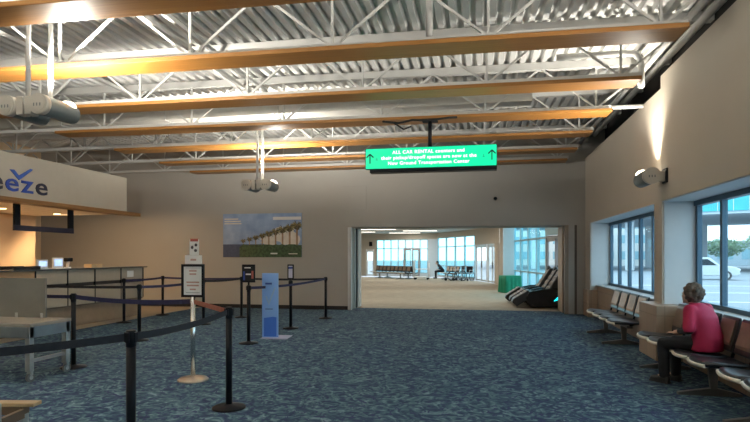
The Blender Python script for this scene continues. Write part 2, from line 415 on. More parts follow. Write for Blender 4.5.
# ------------------------------------------------------------------ ticket counter, canopy and airline letters
CX = -8.85
cf = thing('counter_canopy', 'pale grey canopy fascia with oak edge over the ticket counter', 'canopy', (CX, 0, 0))
MB().box(-.16, 0, 2.5, 12.46, 2.70, 3.57).build('fascia_panel', pm('pale_grey_fascia', (.44, .40, .33), .6, var=.02), cf, bevel=.008)
MB().box(-.16, .13, 2.5, 12.85, 2.61, 2.70).build('oak_edge', OAKT, cf, bevel=.006)
MB().box(-5.34, -.16, 2.5, 12.46, 2.64, 2.70).build('soffit', pm('soffit_paint', (.80, .74, .64), .6), cf)
MB().box(-5.34, -.16, 12.36, 12.46, 2.70, 3.55).build('end_panel', WALLB, cf)
tl = thing('airline_letters', 'dark blue and black lower-case airline name with tick on the fascia', 'sign letters', (CX+.005, 0, 0))
BLU = pm('sign_blue', (.02, .06, .33), .45, var=.03); INK = pm('sign_ink', (.012, .014, .04), .45, var=.03)
for ch, y, mt in (('b', 7.90, INK), ('r', 8.24, INK), ('e', 8.61, INK), ('e', 8.97, BLU), ('z', 9.33, BLU), ('e', 9.69, INK)):
    o = text_mesh(ch, .50, 'letter', mt, tl, (.010, y, 2.985), (R(90), 0, R(90)), offset=.006, extrude=.006); o.scale = (1.42, 1, 1)
m = MB()
m.prism([(8.92, 3.24), (9.02, 3.25), (9.13, 3.15), (9.41, 3.325), (9.47, 3.315), (9.135, 3.06)], 'x', .002, .014); m.build('tick_mark', pm('tick_blue', (.03, .10, .42), .45), tl)
hf = thing('hanging_rack', 'black U-shaped frame hanging under the counter canopy', 'hanging frame', (-9.1, 10.08, 2.639))
MB().box(-.03, .03, -.80, .80, -.55, -.44).build('cross_bar', pm('dark_violet_black', (.02, .016, .035), .4), hf, bevel=.004)
for s in (-1, 1): MB().box(-.03, .03, s*.73-.065, s*.73+.065, -.44, 0).build('hanger', BLACK, hf, bevel=.004)
cnames = ['ticket counter unit with warm tan front at the left edge', 'grey-tan ticket counter unit next to the tan-fronted one', 'grey-tan ticket counter unit below the white scanner', 'grey-tan ticket counter unit below the small cardboard box', 'last grey-tan ticket counter unit with a paper notice near the back wall']
spans = [(8.55, 9.56), (9.56, 10.44), (10.44, 11.30), (11.30, 12.24), (12.24, 13.15)]
CF = pm('counter_front', (.42, .36, .275), .5, var=.03)
CT = pm('counter_tan_front', (.50, .30, .15), .5, var=.03)
for i, (a, b) in enumerate(spans):
    c = thing('ticket_counter', cnames[i], 'ticket counter', (CX, (a+b)/2, 0), 0, 'ticket counter units'); L = (b-a)/2
    MB().box(-.85, -.10, -L, L, .006, .46).build('plinth', pm('counter_plinth', (.27, .205, .14), .5), c)
    MB().box(-.85, 0, -L+.01, L-.01, .49, .90).build('body', CF if i else CT, c, bevel=.006)
    MB().box(-.85, -.02, -L, L, .46, .49).build('kick_rail', pm('rail_brown', (.16, .12, .08), .5), c)
    MB().box(-.42, -.06, -L, L, .90, .98).build('painted_shade_strip', pm('shade_brown', (.05, .042, .035), .7), c)  # shade under the ledge, painted as a dark brown strip
    MB().box(-.40, -.01, -L+.01, L-.01, .98, 1.27).build('ledge_front', CF if i else CT, c, bevel=.004)
    MB().box(-.03, .010, L-.02, L+.0, .49, 1.27).build('edge_post', BLACK, c)
o = MB().box(CX-.5, CX+.08, 8.55, 13.22, 1.275, 1.305).build('counter_ledge_top', pm('dark_grey_worktop', (.10, .098, .09), .4, var=.05), bevel=.004)
tag(o, 'long dark grey ledge running along the top of the ticket counter', 'worktop')
o = MB().box(CX-.88, CX-.42, 8.55, 13.12, .99, 1.03).build('counter_desk_top', pm('desk_worktop', (.16, .14, .12), .45))
tag(o, 'lower agent desk surface behind the ticket counter ledge', 'worktop')
TZ = 1.305; TX = CX-.2
SCR = pm('pale_blue_screen', (.30, .45, .75), .3, var=.15, scale=20, emit=(.45, .62, 1), estr=.55)
def monitor(y, w, h, lab):
    t = thing('counter_screen', lab, 'screen', (TX, y, TZ), 0, 'screens on the counter')
    MB().box(-.07, .07, -w*.45, w*.45, 0, .02).build('foot', PAPER, t)
    MB().box(-.015, .02, -w/2, w/2, .02, h).build('housing', PAPER, t, bevel=.01)
    MB().box(.02, .023, -w*.36, w*.36, .06, h-.035).build('display', SCR, t)
monitor(9.94, .29, .20, 'smaller white tablet screen on the ledge, farther from the scanner')
monitor(10.37, .30, .24, 'larger white tablet screen on the ledge beside the scanner')
sc = thing('barcode_scanner', 'black and white handheld scanner on the counter ledge', 'scanner', (TX, 10.66, TZ))
MB().cyl((0,0,0), (0,0,.03), .07, n=16).build('stand', PAPER, sc)
MB().cyl((0,0,.03), (0,.02,.15), .03, .035, n=12).build('grip', PAPER, sc)
MB().box(-.05, .06, -.06, .10, .15, .235).build('scan_head', BLACK, sc, bevel=.015)
o = MB().box(TX-.1, TX+.1, 11.3, 11.68, TZ, TZ+.085).build('card_box', pm('kraft_card', (.62, .45, .26), .7), bevel=.004); tag(o, 'low tan cardboard box on the counter ledge', 'box')
o = thing('document_tray', 'black tray lying on the ledge of the tan-fronted counter unit', 'tray', (TX, 9.35, TZ))
MB().box(-.2, .2, -.32, .32, 0, .012).build('tray_bottom', BLACKM, o)
for s in (-1, 1): MB().box(s*.2-.01, s*.2+.01, -.32, .32, .012, .07).build('tray_wall', BLACKM, o)
o = MB().box(CX-.008, CX-.001, 12.48, 12.74, 1.04, 1.20).build('paper_notice', PAPER); tag(o, 'small white paper notice fixed to the counter end', 'notice')
for i, (xx, yy) in enumerate([(-10.4, 8.8), (-10.4, 10.3), (-10.4, 11.9)]):
    t = thing('downlight', ['round warm downlight in the canopy soffit at the left edge', 'round warm downlight in the soffit above the black frame', 'round warm downlight at the far end of the soffit'][i], 'downlight', (xx, yy, 2.638), 0, 'soffit downlights')
    MB().lathe([(.09, -.008), (.10, 0)], n=20).build('trim_ring', LAMPG, t)
    MB().cyl((0,0,-.011), (0,0,-.008), .08, n=20).build('lens', pm('downlight_lens', (1, .8, .5), .4, var=.01, emit=(1, .66, .30), estr=6), t)
struct(MB().box(-11.7, -11.5, 2.5, 12.4, 0, 2.635).build('wall_counter_back', WARMW))

# ------------------------------------------------------------------ poster on the back wall
po = thing('wall_poster', 'wide landscape poster of palm trees and blue sky on the back wall', 'poster', (-6.47, BY-.025, 2.205))
PW, PH = 1.26, .66
m = MB().box(-PW, PW, 0, .024, -PH, PH); m.build('board', pm('poster_edge', (.05, .06, .08), .5), po)
pr = MB(); random.seed(4)
sk, nt, b = nmat('printed_sky'); tc = nt.nodes.new('ShaderNodeTexCoord'); n_ = nt.nodes.new('ShaderNodeTexNoise'); n_.inputs['Scale'].default_value = 2.5; n_.inputs['Detail'].default_value = 5
r_ = nt.nodes.new('ShaderNodeValToRGB'); r_.color_ramp.elements[0].color = (.20, .30, .50, 1); r_.color_ramp.elements[1].color = (.36, .47, .64, 1); r_.color_ramp.elements[0].position = .35; r_.color_ramp.elements[1].position = .7
nt.links.new(tc.outputs['Object'], n_.inputs['Vector']); nt.links.new(n_.outputs['Fac'], r_.inputs['Fac']); nt.links.new(r_.outputs['Color'], b.inputs['Base Color'])
pmats = [sk, pm('printed_sea', (.035, .06, .13), .5, var=.2, scale=12), pm('printed_scrub', (.045, .085, .035), .5, var=.5, scale=14), pm('printed_palm', (.27, .215, .085), .5, var=.35, scale=30), pm('printed_trunk', (.36, .23, .14), .5, var=.2), pm('printed_white', (.72, .71, .68), .5, var=.02), pm('printed_cloud', (.68, .62, .54), .5, var=.1, scale=6), pm('printed_shade_palm', (.10, .085, .04), .5, var=.4, scale=30)]
def q(x0, x1, z0, z1, mi, k): pr.quad((x0, -.001-k*.0006, z0), (x1, -.001-k*.0006, z0), (x1, -.001-k*.0006, z1), (x0, -.001-k*.0006, z1), mi)
q(-PW, PW, -PH, PH, 0, 0); q(-PW, .1, -PH, -.27, 1, 1)
def blob(cx, cz, rx, rz, mi, k, n=22, jag=.3):
    vs = [(cx + rx*math.cos(2*PI*i/n)*(1+random.uniform(-jag, jag)), -.001-k*.0006, cz + rz*math.sin(2*PI*i/n)*(1+random.uniform(-jag, jag))) for i in range(n)]
    vs = [(max(-PW, min(PW, v[0])), v[1], max(-PH, min(PH, v[2]))) for v in vs]
    pr.add(vs, [tuple(range(n))], mi)
for cx, cz, rx, rz, kk in ((.75, -.02, .40, .26, 1.6), (.22, -.16, .24, .18, 2.0), (.98, -.18, .25, .25, 2.4)): blob(cx, cz, rx, rz, 6, kk)
def frond(cx, cz, ang, ln, k, mi):
    """one drooping frond of a printed palm"""
    up = []; lo = []
    for j in range(6):
        f = j/5; x = cx + math.cos(ang)*ln*f; z = cz + math.sin(ang)*ln*f - .40*ln*f*f; w = ln*.12*math.sin(PI*min(1, f*.9+.1))
        up.append((x, z + w)); lo.append((x, z - w*.6))
    vs = [(max(-PW, min(PW, x)), -.001-k*.0006, max(-PH, min(PH, z))) for x, z in up + lo[::-1]]
    pr.add(vs, [tuple(range(len(vs)))], mi)
for i in range(9):
    cx = -.60 + .02*i + .178*i + .004*i*i*.5; cz = -.20 + .50*((i+1)/9)**1.15; s = .105 + .015*i
    w = .010 + .0028*i
    q(cx-w, cx+w, -.5, cz, 4, 3 + i)
    blob(cx, cz - s*.25, s*.42, s*.40, 7, 3 + i, n=14, jag=.2)
    for j in range(11): frond(cx, cz, -.35 + j*(PI+.7)/10, s*random.uniform(.85, 1.1), 3 + i + .3, 3 if j % 3 else 7)
pts = [(-.72, -.36), (-.6, -.26)] + [(-.45 + .1*i, -.27 - .03*random.random() - .0*i) for i in range(17)] + [(PW, -.30), (PW, -PH), (-.72, -PH)]
pr.add([(p[0], -.0096, p[1]) for p in pts], [tuple(range(len(pts)))], 2)
q(.36, PW-.02, .46, .55, 5, 16)
for i, z in enumerate((.50, .43, .36)): q(-PW+.05, -PW+(.50, .58, .60)[i], z-.018, z+.018, 6, 16)
q(.28, .50, -.57, -.53, 5, 16); q(.85, 1.13, -.57, -.545, 6, 16)
pr.build('printed_picture', pmats, po)

# ------------------------------------------------------------------ stanchions
def bowl(d): return [(.172, 0), (.172, .010), (.165, .018), (.05, .032), (.034, .045)]
post0 = None
def stanchion(x, y, lab):
    global post0
    if post0 is None:
        post0 = thing('belt_stanchion', lab, 'stanchion', (x, y, 0), 0, 'black belt stanchions')
        MB().lathe(bowl(0), n=28).build('base', BLACK, post0)
        MB().cyl((0,0,.04), (0,0,.93), .033, n=18).build('post', BLACK, post0)
        h = MB().lathe([(.033, .93), (.036, .935), (.036, 1.035), (.032, 1.05)], n=18)
        for a in range(4):
            ca, sa = math.cos(a*PI/2), math.sin(a*PI/2)
            h.bar((ca*.036, sa*.036, 1.0), (ca*.045, sa*.045, 1.0), .03, .07)
        h.build('belt_head', BLACK, post0)
        return post0
    return copy_tree(post0, (x, y, 0), 0, lab)
P = dict(A=(-2.452, 3.499), B=(-2.562, 5.276), C=(-5.66, 6.78), D=(-8.30, 11.58), E=(-6.255, 9.173), F=(-8.343, 13.257), G=(-6.28, 11.63), H=(-6.035, 13.143), I=(-4.11, 9.253), J=(-4.05, 11.316), K=(-3.835, 13.315), N=(-7.6, 7.2), O=(-3.6, 2.08))
plabs = dict(A='black stanchion nearest the camera, cropped by the bottom edge',
 B='black stanchion holding the red belt, wide base on the open carpet',
 C='black stanchion close beside the wheeled steel table',
 D='black stanchion standing against the ticket counter front',
 E='black stanchion between the counter and the silver sign stand',
 F='black stanchion at the far end of the ticket counter by the back wall',
 G='black stanchion standing behind the silver sign stand',
 H='black stanchion in front of the back wall under the poster, left of the black placard',
 I='black stanchion with a black placard on top beside the blue sign board',
 J='black stanchion with a narrow blue-white placard on top',
 K='black stanchion nearest the wide opening in the back wall',
 N='black stanchion out of view beyond the left edge, behind the steel table',
 O='black stanchion out of view past the lower left edge')
ST = {k: stanchion(*P[k], plabs[k]) for k in P if k not in 'O'}
ST['O'] = stanchion(*P['O'], plabs['O'])
def belt(a, b, mat, sag=.03, z=1.0, zb=None, xa=None, xb=None, h=.05):
    """webbing from the head of stanchion a; stored as its child"""
    pa = Vector((*P[a], z)); pb = Vector((*(P[b] if isinstance(b, str) else b), zb or z)); d = (pb - pa).normalized()
    pa = pa + d*.046; pb = pb - d*.048
    pts = [pa.lerp(pb, t/14) - Vector((0, 0, sag*4*(t/14)*(1-t/14))) - Vector((*P[a], 0)) for t in range(15)]
    MB().strip(pts, h, .004).build('belt', mat, ST[a])
SIL = (-3.59, 6.381)
belt('A', 'O', BWEB, .02, h=.055); belt('A', 'B', BWEB, .03, h=.055)
belt('B', SIL, SALM, .0, z=1.0, zb=1.0, h=.055)
belt('C', 'N', NAVY, .01); belt('C', SIL, NAVY, .035, h=.06)
belt('E', (-8.80, 9.35), BWEB, .02); belt('E', 'G', NAVY, .03)
belt('D', 'F', NAVY, .02); belt('F', 'H', NAVY, .02); belt('H', 'K', BWEB, .02); belt('G', 'H', BWEB, .02)
belt('I', 'K', NAVY, .04)
# the placards on two of the stanchions
pl = thing('placard', 'black placard with white, blue and red print on a stanchion', 'placard', (*P['I'], 1.052))
MB().box(-.125, .125, -.014, .014, .05, .375).build('holder', BLACK, pl, bevel=.006)
MB().box(-.10, .10, -.0155, -.0142, .08, .345).build('printed_face', BLACKM, pl)
m = MB(); m.box(-.075, .045, -.017, -.0158, .305, .325); m.box(-.05, .05, -.017, -.0158, .185, .21); m.build('white_print', PAPER, pl)
MB().box(-.10, -.065, -.017, -.0158, .09, .25).build('blue_print', pm('print_blue', (.02, .06, .30), .5), pl); MB().box(.06, .10, -.017, -.0158, .12, .26).build('red_print', REDI, pl)
MB().cyl((0,0,0), (0,0,.06), .018, n=12).build('socket', BLACK, pl)
pl = thing('placard', 'narrow white and blue placard on a stanchion near the back wall', 'placard', (*P['J'], 1.052))
MB().box(-.072, .072, -.012, .012, .02, .345).build('holder', BLACK, pl, bevel=.005)
MB().box(-.045, .045, -.014, -.0125, .05, .315).build('printed_face', pm('pale_lilac_print', (.55, .58, .72), .5), pl)
MB().box(-.045, .045, -.0155, -.0142, .25, .29).build('blue_band', pm('print_blue', (.02, .06, .30), .5), pl)
MB().cyl((0,0,0), (0,0,.03), .018, n=12).build('socket', BLACK, pl)

# silver sign stand with a framed notice and two cards clipped above
ss = thing('sign_stand', 'silver pole sign stand with black-framed notice and round base', 'sign stand', (*SIL, 0), R(4))
MB().lathe([(.192, 0), (.192, .012), (.17, .03), (.05, .045), (.035, .06)], n=32).build('base', pm('warm_steel', (.62, .54, .44), .3, metal=.9), ss)
MB().cyl((0,0,.05), (0,0,1.06), .030, n=18).build('pole', CHROME, ss)
fr = MB(); fr.box(-.15, .15, -.02, .012, 1.055, 1.085); fr.box(-.15, .15, -.02, .012, 1.445, 1.475)
fr.box(-.15, -.122, -.02, .012, 1.085, 1.445); fr.box(.122, .15, -.02, .012, 1.085, 1.445); fr.build('frame', BLACK, ss)
pa = MB().box(-.122, .122, -.006, .008, 1.085, 1.445).build('notice_sheet', PAPER, ss)
t = MB()
for z, w in ((1.39, .05), (1.35, .045), (1.245, .085), (1.205, .08), (1.155, .04)): t.box(-w, w, -.0075, -.0062, z-.010, z+.010)
t.build('red_print', pm('faint_red_print', (.58, .36, .31), .7), pa)
t = MB(); t.box(-.09, .09, -.0075, -.0062, 1.108, 1.116); t.box(-.095, .095, -.0075, -.0062, 1.425, 1.43); t.build('grey_print', pm('grey_print', (.35, .35, .33), .7), pa)
c = MB().box(-.105, .115, -.008, .010, 1.478, 1.59).build('header_card', PAPER, ss); MB().box(-.03, .045, -.0095, -.0082, 1.52, 1.545).build('header_print', pm('faint_red_print', (.5, .22, .18), .7), c)
c = MB().box(-.045, .075, -.004, .008, 1.592, 1.79).build('top_card', PAPER, ss)
MB().box(-.035, .07, -.0055, -.0042, 1.765, 1.80).build('red_cap', REDI, c); t = MB(); t.ball((-.01, -.004, 1.69), (.018, .003, .022)); t.ball((.04, -.004, 1.72), (.018, .003, .02)); t.ball((.035, -.004, 1.65), (.02, .003, .02)); t.build('pictogram', pm('dark_print', (.07, .06, .06), .7), c)

# blue sign board on its foot plate
bs = thing('sign_board', 'tall light blue sign board with pale tick on a flat grey foot', 'sign board', (-3.97, 9.95, 0), R(6))
MB().box(-.16, .36, -.17, .30, 0, .014).build('foot_plate', pm('lilac_grey_plate', (.42, .44, .58), .45), bs, bevel=.004)
MB().box(-.165, .155, -.012, .012, .014, 1.25).build('panel', pm('light_blue_board', (.30, .54, 1.0), .45, var=.02, scale=2), bs, bevel=.004)
m = MB(); m.prism([(-.125, .03), (.12, .03), (.12, .40), (.05, .41), (-.125, .385)], 'y', -.0145, -.0122); m.build('dark_blue_block', pm('mid_blue_print', (.06, .20, .75), .45, var=.03), bs)
m = MB(); m.prism([(-.10, .80), (-.07, .81), (-.035, .70), (.085, .98), (.105, .96), (-.03, .62)], 'y', -.0145, -.0122); m.build('pale_tick', pm('pale_blue_print', (.36, .54, .85), .5), bs)
m = MB(); m.box(-.10, .03, -.0145, -.0122, 1.03, 1.065); m.box(-.10, .05, -.0145, -.0122, .55, .565); m.build('blue_print_line', pm('print_blue_mid', (.05, .10, .45), .5), bs)

# green hanging sign
gs = thing('hanging_sign', 'bright green lit sign with white lettering hanging from a black pole', 'sign', (-.90, 10.0, 3.385), R(0))
GREEN = pm('lit_green_face', (.0, .38, .17), .4, var=.01, emit=(.0, .72, .33), estr=.50)
MB().box(-1.20, 1.20, -.05, .05, -.19, .19).build('light_box', BLACK, gs, bevel=.004)
MB().box(-1.19, 1.19, -.054, -.0505, -.185, .185).build('sign_face', GREEN, gs)
MB().box(-1.12, 1.20, -.03, .16, -.255, -.192).build('bottom_housing', BLACK, gs, bevel=.006)
MB().cyl((.0, 0, .19), (.0, 0, .686), .035, n=14).build('pole', BLACK, gs)
MB().box(-.14, .14, -.12, .12, .66, .687).build('mounting_plate', BLACKM, gs)
WT = pm('lit_white_letter', (.85, .9, .86), .5, var=.01, emit=(.9, 1, .93), estr=.58)
for i, (tx, sz, zz, sp) in enumerate((('ALL CAR RENTAL counters and', .088, .105, 1.12), ('their pickup/dropoff spaces are now at the', .088, .005, 1.12), ('New Ground Transportation Center', .088, -.095, 1.12))):
    text_mesh(tx, sz, 'sign_text', WT, gs, (-.03, -.0555, zz), (R(90), 0, 0), offset=.0022, extrude=.001, spacing=sp)
for xx in (-1.11, 1.11):
    a = MB()
    a.box(xx-.010, xx+.010, -.0575, -.0545, -.085, .085)
    for s in (-1, 1): a.bar((xx, -.056, .09), (xx+s*.065, -.056, .025), .003, .022, up=(0, 0, 1))
    a.build('arrow', BLACKM, gs)
for xx in (-.98, .965):
    a = MB(); a.box(xx-.02, xx+.02, -.0565, -.0545, -.03, -.018); a.box(xx-.006, xx+.006, -.0565, -.0545, -.018, .02); a.build('small_pictogram', pm('dim_green_print', (.0, .2, .10), .5, emit=(0, .3, .14), estr=.4), gs)
m = MB()
random.seed(8)
m.tube([(-1.75, 9.83, 4.045), (-1.45, 9.80, 3.99), (-1.2, 9.80, 4.04), (-.9, 9.80, 4.02), (-.55, 9.80, 4.05), (-.4, 9.82, 4.055)], .02, n=8); m.tube([(-1.55, 9.82, 4.01), (-1.36, 9.82, 3.88), (-1.22, 9.82, 3.93)], .016, n=8)
tag(m.build('hanging_cable', BLACKM), 'slack black power cable hanging under the timber plank beside the green sign', 'cable')
m = MB().ball((.42, BY-.03, 2.98+.2), .05); o = m.build('security_camera', BLACK); tag(o, 'small black camera dome high on the back wall under the green sign', 'camera')
hz = MB(); hz.box(-3.95, -3.25, BY-.008, BY, 2.95, 3.62); o = hz.build('access_panel', WALLB, bevel=.003); tag(o, 'square taupe access panel in the back wall above the opening', 'access panel')

# ------------------------------------------------------------------ canister spotlights (drum along Y, lens on top of the far end)
def drum(t, c, r=.118, ln=.46):
    h = MB().cyl(c + Vector((0,-.085,0)), c + Vector((0,-.01,0)), r, n=30)
    h.cyl(c + Vector((0,-.092,0)), c + Vector((0,-.085,0)), r*.82, n=26); h = h.build('end_cap', LAMPG, t)
    sl = MB()
    for k in range(3): sl.box(c.x-.05+.04*k, c.x-.035+.04*k, c.y-.0945, c.y-.0918, c.z-.03, c.z+.005)
    sl.build('cap_slot', LAMPD, h)
    can = MB().cyl(c + Vector((0,-.01,0)), c + Vector((0,ln,0)), r*.97, n=30).build('canister', LAMPD, t, bevel=.012)
    MB().ball(c + Vector((0, ln-.085, r*.62)), (r*.80, .105, r*.62), n=22, m=12).build('lens', LAMPW, can)
def twin_lamp(lab, loc, poles, group):
    t = thing('hanging_spotlight', lab, 'spotlight', loc, 0, group)
    for y, x in ((.0, .01), (.38, -.03)):
        MB().cyl((x, y, .04), (x, y, poles), .028, n=12).build('pole', WSTEEL, t)
    MB().box(-.03, .03, -.04, .42, .02, .06).build('pole_bar', WSTEEL, t)
    MB().box(-.10, -.012, -.06, .06, -.11, .10).build('bracket', LAMPG, t, bevel=.008)
    MB().box(.012, .10, -.06, .06, -.11, .10).build('bracket', LAMPG, t, bevel=.008)
    for s in (-1, 1): drum(t, Vector((s*.212, 0, 0)))
    return t
PL = [(-5.13, 5.42, 3.31), (-4.67, 10.93, 3.10), (-5.0, .0, 3.3), (-5.0, -4.6, 3.3)]  # those behind the camera are unseen, added to light the room
tl_ = ['large twin spotlight hanging on two white poles near the canopy letters', 'smaller-looking twin spotlight hanging in front of the back wall above the poster', 'unseen twin spotlight added behind the camera for light', 'unseen twin spotlight added far behind the camera for light']
for p, lb in zip(PL, tl_): twin_lamp(lb, p, 4.9-p[2], 'hanging twin spotlights')
WL = [(RX-.02, 8.98, 2.80), (RX-.02, 3.55, 2.80), (RX-.02, -2.0, 2.80)]  # those beside and behind the camera are unseen, added for more light
wlab = ['single drum spotlight on a bracket high on the window wall', 'unseen drum spotlight added on the window wall beside the camera', 'unseen drum spotlight added on the window wall behind the camera']
for p, lb in zip(WL, wlab):
    wl = thing('wall_spotlight', lb, 'spotlight', p, 0, 'wall spotlights')
    MB().box(-.03, .0, -.10, .10, -.11, .11).build('back_plate', BLACK, wl, bevel=.006)
    MB().box(-.12, -.03, -.06, .06, -.09, .07).build('bracket', LAMPG, wl, bevel=.01)
    drum(wl, Vector((-.225, -.02, 0)), .125, .50)

# ------------------------------------------------------------------ wheeled steel table with back panel, and the near table corner
wt = thing('inspection_table', 'wheeled steel table with grey back panel beside the counter queue', 'table', (-6.43, 6.19, 0))
MB().box(-.78, .93, -.34, .36, .69, .735).build('table_top', pm('warm_grey_top', (.34, .31, .26), .42), wt, bevel=.006)
m = MB(); m.box(.895, .92, -.34, .36, .55, .69); m.box(-.78, .895, -.345, -.32, .55, .69); m.build('apron', pm('blue_grey_steel', (.30, .34, .36), .35, metal=.6), wt, bevel=.004)
for x in (-.74, .885):
    for y in (-.30, .31):
        MB().box(x-.035, x+.035, y-.035, y+.035, .13, .69).build('leg', STEEL, wt, bevel=.005)
        cs = MB(); cs.box(x-.028, x+.028, y-.012, y+.03, .085, .13); cs.build('caster_fork', STEEL, wt)
        w = MB().cyl((x-.018, y+.01, .055), (x+.018, y+.01, .055), .055, n=20).build('caster_wheel', pm('grey_rubber', (.16, .16, .16), .5), wt)
        MB().cyl((x-.021, y+.01, .055), (x+.021, y+.01, .055), .028, n=14).build('wheel_hub', STEEL, w)
MB().box(-.78, .60, .27, .30, .735, 1.275).build('back_panel', GREYP, wt, bevel=.004)
for x in (-.3, .15, .55): MB().box(x-.012, x+.012, .245, .27, .735, .80).build('panel_clip', WSTEEL, wt)
m = MB(); m.box(.87, .90, -.265, .275, .24, .28); m.build('stretcher', STEEL, wt)

nt_ = thing('corner_table', 'tan-edged table with metal corner post cropped by the bottom left corner', 'table', (-3.48, 2.66, 0), R(10))
MB().box(-.75, .64, .36, .45, .575, .60).build('table_top', pm('tan_laminate', (.46, .32, .17), .45), nt_, bevel=.005)
MB().box(-.75, .56, .37, .44, .52, .575).build('table_rail', pm('brown_laminate', (.16, .10, .06), .5), nt_)
MB().box(.545, .575, .13, .37, .50, .56).build('side_rail', pm('brown_laminate', (.16, .10, .06), .5), nt_)
for (x, y) in ((.56, .10), (-.70, .10), (.53, .405), (-.70, .405)): MB().box(x-.03, x+.03, y-.03, y+.03, 0, .665 if y < .2 else .52).build('metal_leg', STEEL, nt_, bevel=.004)
MB().box(-.715, -.685, .13, .375, .50, .56).build('side_rail', pm('brown_laminate', (.16, .10, .06), .5), nt_)

# ------------------------------------------------------------------ bench seating (seats face the room, -X)
def make_bench(lab, n, pitch, loc, rz, group, pad=None):
    t = thing('bench_seat', lab, 'bench', loc, rz, group); L = n*pitch
    for i in range(n):
        y0 = i*pitch + .02; y1 = (i+1)*pitch - .02
        # shaped seat shell: rounded front lip, dip in the middle
        prof = [(-.245, .405), (-.25, .43), (-.235, .452), (-.20, .462), (-.10, .452), (.02, .440), (.12, .436), (.20, .442), (.20, .41), (.0, .40), (-.20, .405)]
        ny = 7; vs = []; fs = []; k = len(prof)
        for j in range(ny):
            f = j/(ny-1); y = y0 + (y1-y0)*f; bulge = (1-(2*f-1)**2)
            for (x, z) in prof: vs.append((x - (.045*bulge if x < -.15 else 0), y, z - (.008*bulge if z > .43 else 0)))
        for j in range(ny-1):
            for a in range(k): fs.append((j*k+a, j*k+(a+1)%k, (j+1)*k+(a+1)%k, (j+1)*k+a))
        fs += [tuple(range(k))[::-1], tuple(range((ny-1)*k, ny*k))]
        s = MB(); s.add(vs, fs, 0, True); s.build('seat', VINYL, t)
        lip = MB(); P_ = []
        for j in range(9):
            f = j/8; P_.append((-.252 - .045*(1-(2*f-1)**2), y0 + (y1-y0)*f, .415 - .006*(1-(2*f-1)**2)))
        lip.tube(P_, .021, n=8); lip.build('seat_lip', CREAM, t, )
        b = MB(); bp = [(.20, .50), (.225, .48), (.27, .60), (.30, .74), (.325, .86), (.315, .885), (.295, .87), (.262, .72), (.225, .60)]
        b.prism(bp, 'y', 0, 1) if False else b.add([(x, y0+.01, z) for x, z in bp] + [(x, y1-.01, z) for x, z in bp], [tuple(range(9))[::-1], tuple(range(9, 18))] + [(a, (a+1)%9, 9+(a+1)%9, 9+a) for a in range(9)])
        bo = b.build('backrest', VINYL, t, bevel=.012)
        pd = MB(); pp = [(.214, .56), (.224, .58), (.254, .70), (.288, .845), (.280, .85), (.246, .71), (.212, .595)]
        pd.add([(x-.006, y0+.055, z) for x, z in pp] + [(x-.006, y1-.055, z) for x, z in pp], [tuple(range(7))[::-1], tuple(range(7, 14))] + [(a, (a+1)%7, 7+(a+1)%7, 7+a) for a in range(7)])
        pd.build('back_pad', pad or TAUPE, bo)
    MB().box(-.04, .05, .05, L-.05, .335, .385).build('beam', pm('bench_beam', (.16, .14, .13), .35, metal=.6), t, bevel=.004)
    for i in range(n+1):
        y = min(max(i*pitch, .06), L-.06); br = MB(); br.bar((.0, y, .385), (.20, y, .43), .03, .02); br.bar((.20, y, .42), (.25, y, .60), .03, .02); br.build('seat_bracket', BLACK, t)
    for f in (.2, .8):
        y = L*f; lg = MB(); lg.prism([(-.05, .335), (.06, .335), (.05, .07), (-.02, .07)], 'y', y-.025, y+.025)
        lg.prism([(-.36, .0), (.30, .0), (.30, .03), (.05, .085), (-.03, .085), (-.36, .03)], 'y', y-.03, y+.03)
        lg.build('leg', pm('grey_cast_leg', (.22, .21, .20), .35, metal=.7), t, bevel=.004)
    return t
DTAU = pm('dark_taupe_sheen', (.20, .145, .105), .28, var=.1, scale=8)  # darker brown sheen on black backs, painted in as pad colour
make_bench('bench of four dark seats under the far window', 4, .60, (2.52, 9.95, 0), 0, 'bench seats along the windows')
make_bench('bench of seats with the person in red sitting on it', 5, .50, (2.58, 6.28, 0), 0, 'bench seats along the windows', DTAU)
make_bench('nearest bench, cropped by the right edge of the photo', 4, .53, (2.62, 3.98, 0), 0, 'bench seats along the windows', DTAU)

# ------------------------------------------------------------------ people
def remeshed(mb, name, mat, parent, voxel, smooth=4, sub=False):
    o = mb.build(name, mat, None)
    md = o.modifiers.new('r', 'REMESH'); md.mode = 'VOXEL'; md.voxel_size = voxel; md.use_smooth_shade = True
    s = o.modifiers.new('s', 'SMOOTH'); s.factor = .5; s.iterations = smooth
    dg = bpy.context.evaluated_depsgraph_get(); me = bpy.data.meshes.new_from_object(o.evaluated_get(dg))
    old = o.data; o.modifiers.clear(); o.data = me; bpy.data.meshes.remove(old); me.name = name
    if not me.materials: me.materials.append(mat)
    o.parent = parent
    return o
def limb(mb, pts, rad, n=12):
    """tapered limb through joints, with a ball at every joint"""
    P_ = [Vector(p) for p in pts]
    for i in range(len(P_)-1):
        mb.cyl(P_[i], P_[i+1], rad[i], rad[i+1], n=n)
    for p, r in zip(P_, rad): mb.ball(p, r, n=n, m=8)
def rings(mb, R_, n=20):
    """R_: (centre y, z, rx, ry)"""
    b = len(mb.v)
    for (cy, z, rx, ry) in R_:
        for k in range(n):
            c, s = math.cos(2*PI*k/n), math.sin(2*PI*k/n)
            mb.v.append((rx*math.copysign(abs(c)**.85, c), cy + ry*math.copysign(abs(s)**.85, s), z))
    for i in range(len(R_)-1):
        for k in range(n): mb.f.append((b+i*n+k, b+i*n+(k+1)%n, b+(i+1)*n+(k+1)%n, b+(i+1)*n+k)); mb.m.append(0); mb.sm.append(True)
    mb.f.append(tuple(b+k for k in reversed(range(n)))); mb.m.append(0); mb.sm.append(False)
    j = b+(len(R_)-1)*n; mb.f.append(tuple(j+k for k in range(n))); mb.m.append(0); mb.sm.append(False)

